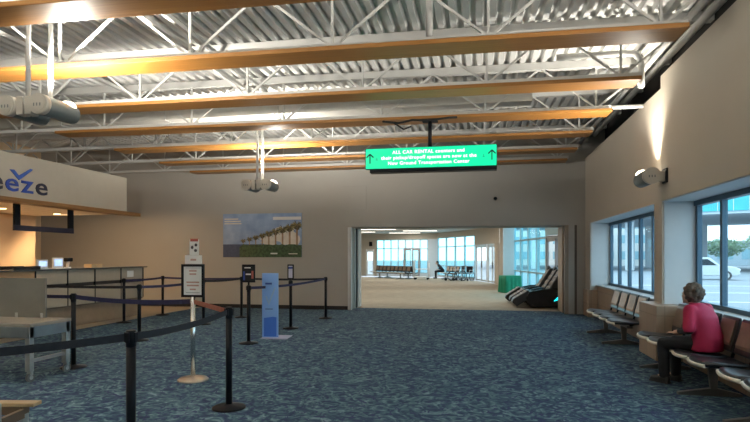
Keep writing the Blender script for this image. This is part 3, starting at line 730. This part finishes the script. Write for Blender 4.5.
def seated_person(label, loc, rz, shirt, sleeve, trouser, hairm, curly, lean=0.06, nvox=.007, group=None):
    t = thing('person', label, 'person', loc, rz, group)
    SK = pm('skin', (.60, .38, .28), .5, var=.05, scale=10)
    # facing +Y; seat surface z .455; feet on the floor
    def L(y, z): return (y + lean*(max(0, z-.55)/.5), z)
    b = MB()
    rings(b, [(-.02, .47, .15, .11), (-.02, .60, .145, .105), (L(-.03, .75)[0], .75, .13, .10), (L(-.02, .88)[0], .88, .155, .105), (L(-.02, .97)[0], .97, .13, .08), (L(.0, 1.01)[0], 1.01, .055, .055)])
    ny = L(.01, 1.02)[0]
    limb(b, [(0, ny, .99), (0, ny+.015, 1.08)], [.056, .052])
    hy = ny + .055; hz = 1.105
    b.ball((0, hy-.012, hz+.02), (.075, .095, .10), n=18, m=12); b.ball((0, hy+.022, hz-.035), (.058, .07, .075), n=16, m=10)   # cranium, jaw
    b.ball((0, hy+.088, hz-.015), (.014, .022, .026)); b.ball((0, hy+.085, hz-.056), (.026, .012, .010)); b.ball((0, hy+.078, hz-.088), (.022, .018, .018))
    for s in (-1, 1): b.ball((s*.078, hy-.012, hz-.01), (.012, .022, .034)); b.ball((s*.035, hy+.075, hz+.022), (.022, .012, .008))
    for s in (-1, 1):
        sh = (s*.165, L(-.015, .95)[0], .94); el = (s*.245, L(.0, .72)[0], .715); wr = (s*.11, .235, .665); 
        limb(b, [sh, el, wr], [.055, .043, .028])
        # hand resting on the thigh: palm, four unequal fingers bent at the knuckle, thumb from the side
        pc = (s*.105, .29, .645); limb(b, [wr, pc], [.026, .030]); b.ball((s*.105, .305, .642), (.040, .045, .016))
        for k in range(4):
            bx = s*(.083 + .020*k); ln = (.060, .070, .066, .050)[k]
            limb(b, [(bx-s*.01, .335, .645), (bx - s*.012, .335+ln*.6, .640), (bx - s*.013, .335+ln, .622)], [.0095, .0088, .0075], n=8)
        limb(b, [(s*.072, .290, .640), (s*.047, .315, .638), (s*.040, .345, .630)], [.012, .0105, .009], n=8)
        hp = (s*.085, .02, .53); kn = (s*.115, .43, .50); an = (s*.115, .42, .10)
        limb(b, [hp, kn, an], [.085, .058, .040]); limb(b, [an, (s*.12, .54, .035)], [.038, .032])
    remeshed(b, 'body', SK, t, nvox, 3)
    for s in (-1, 1):
        e = MB().ball((s*.034, hy+.072, hz+.004), (.013, .010, .009)).build('eye', pm('eye_white', (.7, .7, .68), .3), t)
        MB().ball((s*.034, hy+.0805, hz+.004), (.006, .003, .006)).build('pupil', BLACKM, e)
    # top: torso and upper sleeves
    c = MB()
    rings(c, [(-.03, .46, .195, .15), (-.035, .52, .20, .155), (-.04, .62, .192, .145), (L(-.045, .75)[0], .75, .185, .138), (L(-.04, .86)[0], .86, .20, .135), (L(-.03, .94)[0], .94, .185, .112), (L(-.015, .985)[0], .985, .12, .085), (L(.0, 1.02)[0], 1.02, .068, .068)], 24)
    for s in (-1, 1):
        sh = (s*.165, L(-.015, .95)[0], .935); el = (s*.250, L(.0, .72)[0], .715)
        mid = Vector(sh).lerp(Vector(el), .92)
        limb(c, [sh, mid], [.078, .070])
    remeshed(c, 'top', shirt, t, .013, 6)
    c = MB()
    for s in (-1, 1):
        el = (s*.247, L(.0, .72)[0], .715); wr = Vector((s*.115, .225, .668))
        limb(c, [Vector((s*.228, L(.0, .78)[0], .775)), el, wr], [.052, .056, .038])
    remeshed(c, 'sleeves_under', sleeve, t, .010, 3).name = 'sleeve'
    c = MB(); c.ball((0, -.01, .535), (.19, .165, .085), n=20, m=10)
    for s in (-1, 1):
        limb(c, [(s*.09, .03, .54), (s*.12, .44, .495), (s*.118, .425, .10)], [.098, .072, .062])
    remeshed(c, 'trousers', trouser, t, .012, 5)
    for s in (-1, 1):
        h = MB(); limb(h, [(s*.118, .40, .055), (s*.12, .47, .05), (s*.124, .575, .038)], [.050, .048, .036]); h.box(s*.12-.042, s*.12+.042, .36, .605, .0, .022)
        remeshed(h, 'shoe', pm('black_shoe', (.015, .015, .016), .5), t, .009, 2)
    h = MB(); random.seed(11)
    h.ball((0, hy-.03, hz+.035), (.092, .100, .100), n=18, m=12); h.ball((0, hy-.062, hz-.03), (.075, .060, .075), n=14, m=10)
    if curly:
        for k in range(190):
            th = random.uniform(0, 2*PI); ph = math.asin(random.uniform(-.9, 1))
            d = Vector((math.cos(ph)*math.cos(th), math.cos(ph)*math.sin(th), math.sin(ph)))
            if d.y > .35 and d.z < .45: continue
            r = random.uniform(.016, .027)
            h.ball((d.x*.104, hy-.034 + d.y*.112, hz+.03 + d.z*.106), r, n=8, m=6)
    remeshed(h, 'hair', hairm, t, .008, 1)
    return t
RED = pm('red_jersey', (.40, .012, .058), .75, var=.12, scale=5, bump=.12, bscale=18)
DKS = pm('black_jersey', (.012, .012, .014), .8, var=.2, scale=8)
DKT = pm('black_trousers', (.010, .011, .014), .8, var=.25, scale=6)
GHAIR = pm('grey_brown_hair', (.11, .08, .058), .8, var=.6, scale=38)
seated_person('person in red top and black trousers with curly grey hair, seated looking away', (2.62, 7.10, 0), R(40), RED, DKS, DKT, GHAIR, True, .11)

# ------------------------------------------------------------------ concourse behind the opening
HC = 3.32
ceilpoly = [(-14.4, 16.8), (3.5, 16.8), (3.5, 18.0), (2.95, 19.3), (1.6, 25.6), (1.1, 31.2), (-.3, 36.2), (-3.1, 41.4), (-14.4, 43.2)]
struct(MB().prism(ceilpoly, 'z', HC, HC+.15).build('ceiling_concourse', pm('white_ceiling', (.66, .62, .56), .8)))
def wall_seg(name, p, q, z0, z1, mat, th=.12):
    m = MB(); m.bar((p[0], p[1], (z0+z1)/2), (q[0], q[1], (z0+z1)/2), th, z1-z0, up=(0,0,1)); return struct(m.build(name, mat))
CW = pm('concourse_wall', (.52, .45, .36), .7, var=.02); CWW = pm('concourse_pale_wall', (.60, .64, .68), .6, var=.02)
wall_seg('wall_concourse_side', (-14.4, 16.8), (-14.4, 43.2), 0, HC, CW)
wall_seg('wall_concourse_end', (-14.4, 43.0), (-8.85, 42.22), 0, HC, CW)
wall_seg('wall_concourse_end_pier', (-8.15, 42.12), (-7.95, 42.09), 0, HC, CW); wall_seg('wall_concourse_door_head', (-8.85, 42.22), (-8.15, 42.12), 2.1, HC, CW)
wn = [4]
def glazing(p, q, z0, z1, n, trans, frame, glass, w=.07, door=None):
    p = Vector((*p, 0)); q = Vector((*q, 0))
    t = bpy.data.objects.new('window_%d' % wn[0], None); COL.objects.link(t); t['kind'] = 'structure'; wn[0] += 1
    f = MB()
    for i in range(n+1): a = p.lerp(q, i/n); f.bar(a + Vector((0,0,z0)), a + Vector((0,0,z1)), w, w*1.6, up=(q-p).normalized().cross(Vector((0,0,1))))
    for z in [z0+w/2] + trans + [z1-w/2]: f.bar(p + Vector((0,0,z)), q + Vector((0,0,z)), w, w)
    f.build('window_frame', frame, t)
    for i in range(n):
        a = p.lerp(q, i/n); b = p.lerp(q, (i+1)/n); d = (b-a).normalized()*w*.3
        g_ = MB(); g_.bar(a + d + Vector((0,0,(z0+z1)/2)), b - d + Vector((0,0,(z0+z1)/2)), .012, z1-z0-.06); g_.build('pane', glass, t)
    return t
FT = pm('pale_cyan_frame', (.35, .50, .55), .5, var=.03)
glazing((-7.95, 42.08), (-3.9, 41.45), .25, 2.86, 7, [2.15], FT, CYGLASS)
wall_seg('wall_concourse_head', (-7.95, 42.08), (-3.1, 41.35), 2.86, HC, CW)
wall_seg('wall_concourse_foot', (-7.95, 42.08), (-3.9, 41.45), 0, .25, CWW)
wall_seg('wall_concourse_pillar', (-3.9, 41.45), (-3.1, 41.35), 0, 2.86, CWW)
glazing((-3.1, 41.3), (-.3, 36.1), .12, 2.95, 4, [2.25, .85], FT, CYGLASS)
wall_seg('wall_concourse_head_middle', (-3.1, 41.3), (-.3, 36.1), 2.95, HC, CW)
wall_seg('wall_concourse_foot_middle', (-3.1, 41.3), (-.3, 36.1), 0, .12, CWW)
# glass double doors of the middle section
def glass_door(n, p, q, z1, frame, leaves=2):
    p = Vector((*p, 0)); q = Vector((*q, 0)); t = bpy.data.objects.new('door_%d' % n, None); COL.objects.link(t); t['kind'] = 'structure'
    f = MB(); w = .07
    for a in (p, q): f.bar(a, a + Vector((0,0,z1)), w*1.4, w*1.4)
    f.bar(p + Vector((0,0,z1)), q + Vector((0,0,z1)), w*1.4, w*1.4); f.build('door_frame', frame, t)
    for i in range(leaves):
        a = p.lerp(q, i/leaves); b = p.lerp(q, (i+1)/leaves); d = (b-a).normalized()*.06; a = a+d; b = b-d
        l = MB()
        for e in (a, b): l.bar(e + Vector((0,0,.02)), e + Vector((0,0,z1-.06)), .06, .05)
        for z in (.08, z1-.1): l.bar(a + Vector((0,0,z)), b + Vector((0,0,z)), .05, .1)
        lf = l.build('door_leaf', frame, t)
        MB().bar(a + Vector((0,0,z1/2)), b + Vector((0,0,z1/2)), .012, z1-.2).build('pane', LGLASS, lf)
        hx = b if i == 0 else a; hm = MB(); off = Vector((0, -.06, 0)); hm.bar(hx + off + Vector((0,0,.85)), hx + off + Vector((0,0,1.25)), .03, .03); hm.build('door_handle', BLACK, lf)
    return t
glass_door(1, (-5.75, 41.66), (-4.55, 41.48), 2.15, pm('grey_door_frame', (.30, .29, .29), .5))
wall_seg('wall_concourse_doors_head', (-.3, 36.1), (1.1, 31.2), 2.30, HC, CW)
glass_door(2, (-.22, 35.8), (.42, 33.6), 2.25, LFRAME, 2); glass_door(3, (.50, 33.3), (.95, 31.7), 2.25, LFRAME, 2)
wall_seg('wall_concourse_jamb', (.95, 31.7), (1.12, 31.1), 0, 2.30, CW, .3)
wall_seg('wall_concourse_return', (1.14, 31.0), (1.50, 25.9), 0, HC, CW)
struct(MB().box(1.04, 1.52, 25.4, 25.9, 0, HC).build('column', CWW))
glazing((1.55, 25.6), (2.40, 20.7), .10, 3.25, 4, [2.25, .92], FT, CYGLASS)
glazing((2.86, 19.0), (3.30, 17.6), .10, 3.25, 2, [2.25, .92], FT, CYGLASS)
wall_seg('wall_concourse_foot_right', (1.55, 25.6), (3.45, 17.2), 0, .10, CWW)
glass_door(4, (2.40, 20.6), (2.84, 19.1), 2.25, pm('grey_door_frame', (.3, .29, .29), .5), 2)
wall_seg('wall_concourse_doors_head_right', (2.40, 20.6), (2.84, 19.1), 2.32, HC, FT)
wall_seg('wall_concourse_corner', (3.30, 17.6), (3.45, 16.8), 0, HC, CW)
# left end door (white, bright) and dark box above
glass_door(5, (-8.8, 42.2), (-8.2, 42.12), 2.05, pm('white_door_frame', (.7, .7, .68), .5), 1)
o = MB().box(-8.55, -8.3, 41.95, 42.06, 2.35, 2.7).build('wall_speaker', BLACK); tag(o, 'small dark box high on the far wall, left of the glazing', 'wall speaker')
SL = ((-8.5, 38.0), (-6.5, 34.6), (-5.5, 40.2), (-4.0, 37), (-6, 29), (-2, 31), (-5, 23.5), (-1, 25), (-4.5, 18.8), (-.5, 19.5))  # strips hidden above the header are added to brighten the concourse
for i, (x, y) in enumerate(SL):
    c = thing('ceiling_light', ['long white strip light in the far ceiling, over the rows of seats', 'long white strip light in the far ceiling, closest to the opening', 'long white strip light beside the far glazing', 'long white strip light above the luggage trolley'][i] if i < 4 else 'unseen strip light added to the concourse ceiling above the opening header', 'ceiling light', (x, y, HC), R(8), 'far ceiling lights')
    MB().box(-1.2, 1.2, -.16, .16, -.03, 0).build('housing', WSTEEL, c)
    MB().box(-1.16, 1.16, -.13, .13, -.034, -.031).build('diffuser', pm('strip_diffuser', (1, .95, .85), .5, var=.01, emit=(1, .93, .80), estr=3), c)
# far seating
fb = make_bench('far row of nine dark seats by the glazing, facing the opening', 9, .47, (-4.80, 36.7, 0), R(45), 'far bench rows', DTAU)
copy_tree(fb, (-7.29, 40.19, 0), R(225), 'far row of nine dark seats with its back to the other far row')
make_bench('far bench of four seats behind the person in black', 4, .52, (-1.55, 36.55, 0), R(28), 'far bench rows')
seated_person('person in black sitting far off beyond the opening, leaning forward', (-2.62, 38.45, 0), R(100), DKS, DKS, DKT, pm('dark_hair', (.02, .017, .015), .7), False, .30, .012)
# luggage trolley
lt = thing('luggage_trolley', 'white-framed luggage trolley standing far off before the glass doors', 'trolley', (-3.85, 36.6, 0))
m = MB()
for y in (-.3, .3): m.tube([(-.5, y, .16), (.5, y, .16)], .03); m.tube([(-.5, y, .16), (-.5, y, 1.25), (-.42, y, 1.3)], .03); m.tube([(.5, y, .16), (.5, y, 1.1)], .03); m.tube([(-.5, y, .7), (.5, y, .7)], .022)
for x in (-.5, .5): m.tube([(x, -.3, .16), (x, .3, .16)], .02)
m.build('frame', pm('white_trolley_paint', (.75, .76, .76), .4), lt)
MB().box(-.5, .5, -.3, .3, .17, .20).build('deck', pm('pale_deck', (.6, .6, .58), .5), lt)
m = MB(); m.tube([(-.42, -.3, 1.3), (-.42, .3, 1.3)], .022); m.build('handle', BLACK, lt)
for x in (-.42, .42):
    for y in (-.27, .27): MB().cyl((x, y-.02, .075), (x, y+.02, .075), .075, n=16).build('wheel', BLACK, lt)
# wheelchairs
def wheelchair(lab, loc, rz):
    t = thing('wheelchair', lab, 'wheelchair', loc, rz, 'wheelchairs by the far glazing')
    for s in (-1, 1):
        w = MB(); ring = [(s*.29, .30*math.cos(a*PI/12), .30 + .30*math.sin(a*PI/12)) for a in range(25)]; w.tube(ring, .018, n=8, caps=False)
        for a in range(8): w.bar((s*.29, 0, .30), (s*.29, .29*math.cos(a*PI/4), .30+.29*math.sin(a*PI/4)), .006)
        w.build('wheel', BLACK, t)
        MB().cyl((s*.22-.015, .42, .09), (s*.22+.015, .42, .09), .09, n=16).build('front_wheel', BLACK, t)
        f = MB(); f.tube([(s*.235, -.22, .95), (s*.235, -.18, .45), (s*.235, .36, .45), (s*.22, .42, .12), (s*.2, .6, .1)], .014); f.tube([(s*.235, -.2, .68), (s*.235, .2, .68), (s*.235, .24, .45)], .014); f.tube([(s*.235, -.22, .93), (s*.235, -.34, .93)], .014); f.build('frame', STEEL, t)
        MB().box(s*.2-.07, s*.2+.07, .55, .68, .09, .11).build('footrest', BLACK, t)
    MB().box(-.22, .22, -.17, .30, .46, .50).build('seat', VINYL, t, bevel=.01); MB().box(-.22, .22, -.22, -.19, .52, .93).build('backrest', VINYL, t, bevel=.01)
    return t
w1 = wheelchair('black wheelchair by the far glazing, next to the bench end', (-1.25, 36.0, 0), R(120))
copy_tree(w1, (-.75, 35.2, 0), R(150), 'black wheelchair by the far glazing, next to the glass doors')
copy_tree(w1, (-1.75, 35.4, 0), R(95), 'black wheelchair parked in front of the other two wheelchairs')

# table under a green cloth
gt = MB(); N = 96; wx, wy = .36, .32
for (z, amp, sc_) in ((.745, 0, .97), (.74, .0, 1.0), (.5, .012, 1.01), (.25, .02, 1.03), (.02, .028, 1.05)):
    for k in range(N):
        a = 2*PI*k/N; c, s = math.cos(a), math.sin(a); u = max(abs(c), abs(s)); f = (1 + amp*2*math.sin(k*2*PI*14/N))*sc_
        gt.v.append((c/u*wx*f, s/u*wy*f, z))
for i in range(4):
    for k in range(N): gt.f.append((i*N+k, i*N+(k+1)%N, (i+1)*N+(k+1)%N, (i+1)*N+k)); gt.m.append(0); gt.sm.append(i > 0)
gt.f.append(tuple(range(N))); gt.m.append(0); gt.sm.append(False)
t = thing('covered_table', 'small table under a floor-length green cloth by the pale column', 'table', (1.27, 24.1, 0), R(24))
gt.build('green_cloth', pm('green_cloth', (.0, .20, .10), .7, var=.12, scale=6), t)
MB().box(-.33, .33, -.29, .29, .70, .735).build('table_top', GREYP, t)
for x in (-.3, .3):
    for y in (-.26, .26): MB().cyl((x, y, 0), (x, y, .70), .02, n=10).build('leg', STEEL, t)

# massage recliners, facing -X
def recliner(lab, loc, rz=0):
    t = thing('massage_recliner', lab, 'recliner', loc, rz, 'massage recliners')
    GL = pm('gloss_black_shell', (.02, .018, .017), .22, var=.1); CUSH = pm('recliner_leather', (.022, .02, .019), .38, var=.2); STR = pm('recliner_tan_pad', (.50, .43, .36), .42, var=.06)
    for s in (-1, 1):
        p = MB(); p.prism([(-.42, .10), (-.30, .03), (.72, .03), (.86, .30), (.80, .56), (.55, .62), (-.05, .58), (-.40, .50), (-.50, .32)], 'y', s*.36-.05, s*.36+.05); sp = p.build('side_shell', GL, t, bevel=.02)
        g_ = MB(); g_.prism([(.30, .22), (.40, .25), (.56, .46), (.50, .50), (.42, .36)], 'y', s*.4115-.0015, s*.4115+.0015); g_.build('cyan_light', pm('cyan_glow', (.1, .7, .8), .4, var=.01, emit=(.0, .75, .9), estr=1.3), sp)
    MB().box(-.35, .65, -.31, .31, .03, .36).build('seat_base', GL, t)
    p = MB(); p.prism([(-.45, .36), (.30, .36), (.30, .44), (-.40, .50)], 'y', -.30, .30); p.build('seat', CUSH, t, bevel=.02)
    d = Vector((.52, 0, .80)).normalized(); nrm = Vector((-.80, 0, .52)).normalized()
    a = Vector((.18, 0, .42))
    p = MB(); p.prism([((a+d*u+nrm*v).x, (a+d*u+nrm*v).z) for u, v in ((0, -.20), (.84, -.14), (.90, .02), (.82, .11), (0, .09))], 'y', -.33, .33); bk = p.build('backrest', CUSH, t, bevel=.03)
    for i in range(4):
        for s in (-1, 1):
            u0 = .04 + i*.19; c = a + d*(u0+.09) + nrm*.10
            T = Matrix((d, (0,1,0), nrm)).transposed(); MB().ball((c.x, s*.16, c.z), (.085, .030, .028), n=12, m=8, M=T, mi=0).build('back_pad', STR, bk)
    h = a + d*.82 + nrm*.10; MB().ball(h, (.08, .2, .09), n=16, m=10).build('headrest', CUSH, t)
    e = Vector((-.86, 0, .14)); f = Vector((-.40, 0, .48)); dd = (e-f).normalized(); nn = Vector((dd.z, 0, -dd.x)); nn = nn if nn.z > 0 else -nn
    p = MB(); p.prism([((f+dd*u+nn*v).x, (f+dd*u+nn*v).z) for u, v in ((-.02, -.16), (.55, -.14), (.60, .05), (.50, .11), (-.02, .07))], 'y', -.31, .31); lr = p.build('leg_rest', CUSH, t, bevel=.03)
    for i in range(4):
        for s in (-1, 1):
            c = f + dd*(.08+.13*i) + nn*.085; T = Matrix((dd, (0,1,0), nn)).transposed(); MB().ball((c.x, s*.15, c.z), (.022, .085, .025), n=12, m=8, M=T).build('leg_pad', STR, lr)
    return t
r0 = recliner('black massage recliner with glowing cyan slash, nearest the opening', (1.87, 17.45, 0))
copy_tree(r0, (1.84, 18.30, 0), 0, 'black massage recliner, middle one of the row by the opening')
copy_tree(r0, (1.74, 19.15, 0), 0, 'black massage recliner, farthest of the row by the glass door')

# ------------------------------------------------------------------ outside
GZ = -.25
struct(MB().box(3.56, 140, -30, 16.5, GZ-.1, GZ).build('ground', pm('pale_concrete', (.30, .31, .33), .8, var=.06, scale=.4)))
struct(MB().box(-60, 140, 16.9, 220, GZ-.12, GZ-.02).build('ground_street', pm('pale_asphalt', (.26, .27, .29), .85, var=.06, scale=.4)))
for i, (y0, y1) in enumerate(((24, 24.18), (30, 30.18), (37, 37.18))):
    o = MB().box(5, 60, y0, y1, GZ-.02, GZ-.012).build('ground_marking', pm('road_white', (.75, .75, .73), .7)); struct(o)
# white SUV
cr = thing('car', 'white sport utility car parked outside the near window', 'car', (17.37, 47.16, GZ-.02), R(-20))
CWHT = pm('white_car_paint', (.60, .61, .62), .25, var=.01, coat=.6)
bp = [(-2.35, .45), (-2.30, .95), (-2.1, 1.05), (-1.75, 1.66), (-1.4, 1.74), (.35, 1.74), (1.05, 1.14), (2.1, 1.0), (2.32, .8), (2.35, .42), (2.0, .32), (-2.1, .32)]
m = MB(); m.prism(bp, 'y', -.92, .92); m.build('body', CWHT, cr, bevel=.07, seg=3)
m = MB(); m.prism([(-1.85, 1.12), (-1.62, 1.58), (-.65, 1.60), (-.65, 1.12)], 'y', -.935, .935); m.prism([(-.55, 1.12), (-.55, 1.60), (.25, 1.60), (.85, 1.14)], 'y', -.935, .935); m.build('side_window', pm('dark_car_glass', (.03, .04, .05), .1), cr)
for x in (-1.45, 1.45):
    for s in (-1, 1):
        w = MB().cyl((x, s*.72, .36), (x, s*.95, .36), .36, n=24).build('wheel', pm('dark_rubber', (.05, .05, .05), .6), cr); MB().cyl((x, s*.945, .36), (x, s*.965, .36), .22, n=20).build('rim', STEEL, w)
for s in (-1, 1): MB().box(2.26, 2.37, s*.68-.16, s*.68+.16, .74, .88).build('headlight', pm('car_lamp', (.7, .72, .75), .15), cr, bevel=.02); MB().box(-2.37, -2.28, s*.75-.1, s*.75+.1, .85, 1.15).build('tail_light', REDI, cr, bevel=.02)
m = MB(); m.box(2.3, 2.38, -.45, .45, .62, .85); m.build('grille', BLACKM, cr)
# elevated canopy with turquoise glazing on pillars
ob = thing('elevated_walkway', 'turquoise-glazed elevated canopy on thick pale pillars outside', 'canopy', (34, 80, GZ), R(-22))
TQ = pm('turquoise_glazing', (.06, .46, .50), .25, var=.10, scale=.6)
MB().box(-34, 40, -14, 14, 6.6, 7.0).build('deck_slab', pm('canopy_concrete', (.62, .66, .70), .8), ob)
MB().box(-34, 40, -14.2, -14, 6.9, 9.2).build('glazed_band', TQ, ob)
m = MB()
for i in range(50): m.box(-34+i*1.5-.04, -34+i*1.5+.04, -14.26, -14.2, 6.9, 9.2)
m.build('mullion', pm('pale_mullion', (.6, .65, .66), .5), ob)
for i, x in enumerate((-24, -12, -4.6, 8, 20)):
    for y in (-11, 9): MB().box(x-.5, x+.5, y-.5, y+.5, 0, 6.6).build('pillar', pm('canopy_pillar', (.55, .58, .60), .8), ob, bevel=.05)
# far pale block with windows
bl = thing('far_building', 'pale flat-roofed building with blue window bands outside', 'building', (27, 108, GZ), R(-15))
MB().box(-26, 4, 0, 10, 0, 9).build('wall', pm('pale_facade', (.62, .60, .57), .8), bl)
for z in (1.2, 4.2, 6.9):
    for i in range(10): MB().box(-25+i*2.9, -25+i*2.9+2.2, -.06, 0, z, z+1.5).build('window', pm('blue_band', (.26, .42, .48), .2), bl)
MB().box(-26.3, 4.3, -.3, 10.3, 9, 9.5).build('roof', pm('roof_grey', (.4, .4, .4), .8), bl)
lb = thing('low_building', 'long low pale grey building far beyond the parked car', 'building', (48, 118, GZ), R(-22))
MB().box(-40, 30, 0, 8, 0, 4.4).build('wall', pm('pale_blue_facade', (.40, .46, .50), .8), lb)
for i in range(17): MB().box(-38+i*4, -38+i*4+2.6, -.06, 0, 1.2, 3.2).build('window', pm('blue_band', (.26, .42, .48), .2), lb)
MB().box(-40.4, 30.4, -.4, 8.4, 4.4, 4.8).build('roof', pm('roof_grey', (.4, .4, .4), .8), lb)
# trees
def tree(lab, x, y, h, r, seed):
    t = thing('tree', lab, 'tree', (x, y, GZ-.02), 0, 'trees outside'); random.seed(seed)
    tr = MB(); tr.tube([(0,0,0), (.05,.03,h*.3), (.0,.1,h*.6)], [.16, .12, .07]); 
    for k in range(5): a = k*1.25; tr.tube([(0,.05,h*.42), (math.cos(a)*r*.4, math.sin(a)*r*.4, h*.68)], [.07, .03], n=6)
    tr.build('trunk', pm('bark', (.14, .11, .08), .9), t)
    lf = MB()
    for k in range(1300):
        d = Vector((random.gauss(0,1), random.gauss(0,1), random.gauss(0,1))).normalized()*(random.random()**.4)
        c = Vector((d.x*r, d.y*r, h*.68 + d.z*h*.34)); a = Vector((random.gauss(0,1), random.gauss(0,1), random.gauss(0,1))).normalized()*.22; b_ = a.orthogonal().normalized()*.13
        lf.add([c-a, c+b_, c+a, c-b_], [(0,1,2,3)])
    lf.build('foliage', pm('leaf_green', (.20, .29, .17), .7, var=.4, scale=2), t, fix=False)
for i, (x, y, h, r) in enumerate(((47, 100, 6.0, 4.0), (39.5, 99, 4.8, 3.0), (56.5, 103, 5.0, 4.2))):
    tree(['larger distant green tree seen through the near window beyond the car', 'lowest distant green tree beside the thick canopy pillar', 'smaller distant green tree behind the larger one beyond the car'][i], x, y, h, r, 20+i)

# ------------------------------------------------------------------ light
wd = bpy.data.worlds.new('World'); SC.world = wd; wd.use_nodes = True
bg = wd.node_tree.nodes['Background']; bg.inputs['Color'].default_value = (.80, .92, 1.0, 1); bg.inputs['Strength'].default_value = WORLD
def lamp(name, kind, loc, energy, col=(1,1,1), target=None, size=.1, angle=100, blend=.6, sx=None, sy=None):
    l = bpy.data.lights.new(name, kind); l.energy = energy; l.color = col
    if kind == 'SPOT': l.spot_size = R(angle); l.spot_blend = blend; l.shadow_soft_size = size
    elif kind == 'AREA':
        l.shape = 'RECTANGLE'; l.size = sx; l.size_y = sy
    else: l.shadow_soft_size = size
    o = bpy.data.objects.new(name, l); COL.objects.link(o); o.location = loc
    if target is not None: o.rotation_euler = (Vector(target) - Vector(loc)).to_track_quat('-Z', 'Y').to_euler()
    return o
WRM = (1, .94, .84)
for (px, py, pz) in PL:
    for sg in (-1, 1):
        e = Vector((px + sg*.212, py + .40, pz + .16)); lamp('spot_light', 'SPOT', e, UPL, WRM, e + Vector((sg*.35, .35, 1.0)), .07, 160, .7)
for (px, py, pz) in WL:
    e = Vector((px - .20, py + .42, pz + .18)); lamp('wall_spot', 'SPOT', e, WSP, (1, .90, .72), e + Vector((.22, .02, 1)), .11, 84, 1.0)
    lamp('wall_spot', 'SPOT', e + Vector((-.06, 0, 0)), WSP2, WRM, e + Vector((-.9, .1, .9)), .08, 150, .8)
for (xx, yy, en, ty) in ((-10.4, 8.8, DNL, 9.1), (-10.4, 10.3, DNL, 10.6), (-10.4, 11.9, DNL*2, 13.6)): lamp('down_light', 'SPOT', (xx, yy, 2.62), en, (1, .66, .36), (xx, ty, 0), .06, 150, .6)
for (x, y) in SL:
    o = lamp('strip_light', 'AREA', (x, y, HC-.04), STR_, (1, .93, .82), None, sx=2.3, sy=.25); o.rotation_euler = (0, 0, R(8))
for (a, b) in W:
    o = lamp('window_portal', 'AREA', (3.46, (a+b)/2, 1.63), 1, (1,1,1), (0, (a+b)/2, 1.63), sx=b-a, sy=1.6); o.data.cycles.is_portal = True
def portal(p, q, z0, z1):
    m = Vector(((p[0]+q[0])/2, (p[1]+q[1])/2, (z0+z1)/2)); d = Vector((q[0]-p[0], q[1]-p[1], 0)); n = Vector((d.y, -d.x, 0)).normalized()
    o = lamp('window_portal', 'AREA', m - n*.12, 1, (1,1,1), m + n, sx=d.length, sy=z1-z0); o.data.cycles.is_portal = True
portal((-7.95, 42.08), (-3.9, 41.45), .25, 2.86); portal((-3.1, 41.3), (-.3, 36.1), .1, 2.95); portal((-.2, 35.8), (.95, 31.7), .1, 2.2); portal((1.55, 25.6), (3.3, 17.6), .1, 3.2)

# ------------------------------------------------------------------ camera and view
cam = bpy.data.cameras.new('camera'); co = bpy.data.objects.new('camera', cam); COL.objects.link(co)
cam.sensor_width = 36; cam.lens = 545/750*36; cam.shift_y = 45/750; co.location = (0, 0, 1.58); co.rotation_euler = (R(90), 0, R(10.9)); cam.clip_end = 600
SC.camera = co
SC.view_settings.view_transform = 'Standard'; SC.view_settings.look = 'None'; SC.view_settings.gamma = 1; SC.view_settings.use_curve_mapping = False
SC.view_settings.exposure = EXPO
SC.cycles.use_denoising = True
SC.cycles.max_bounces = 10; SC.cycles.diffuse_bounces = 6; SC.cycles.transparent_max_bounces = 16
SC.cycles.sample_clamp_indirect = 6
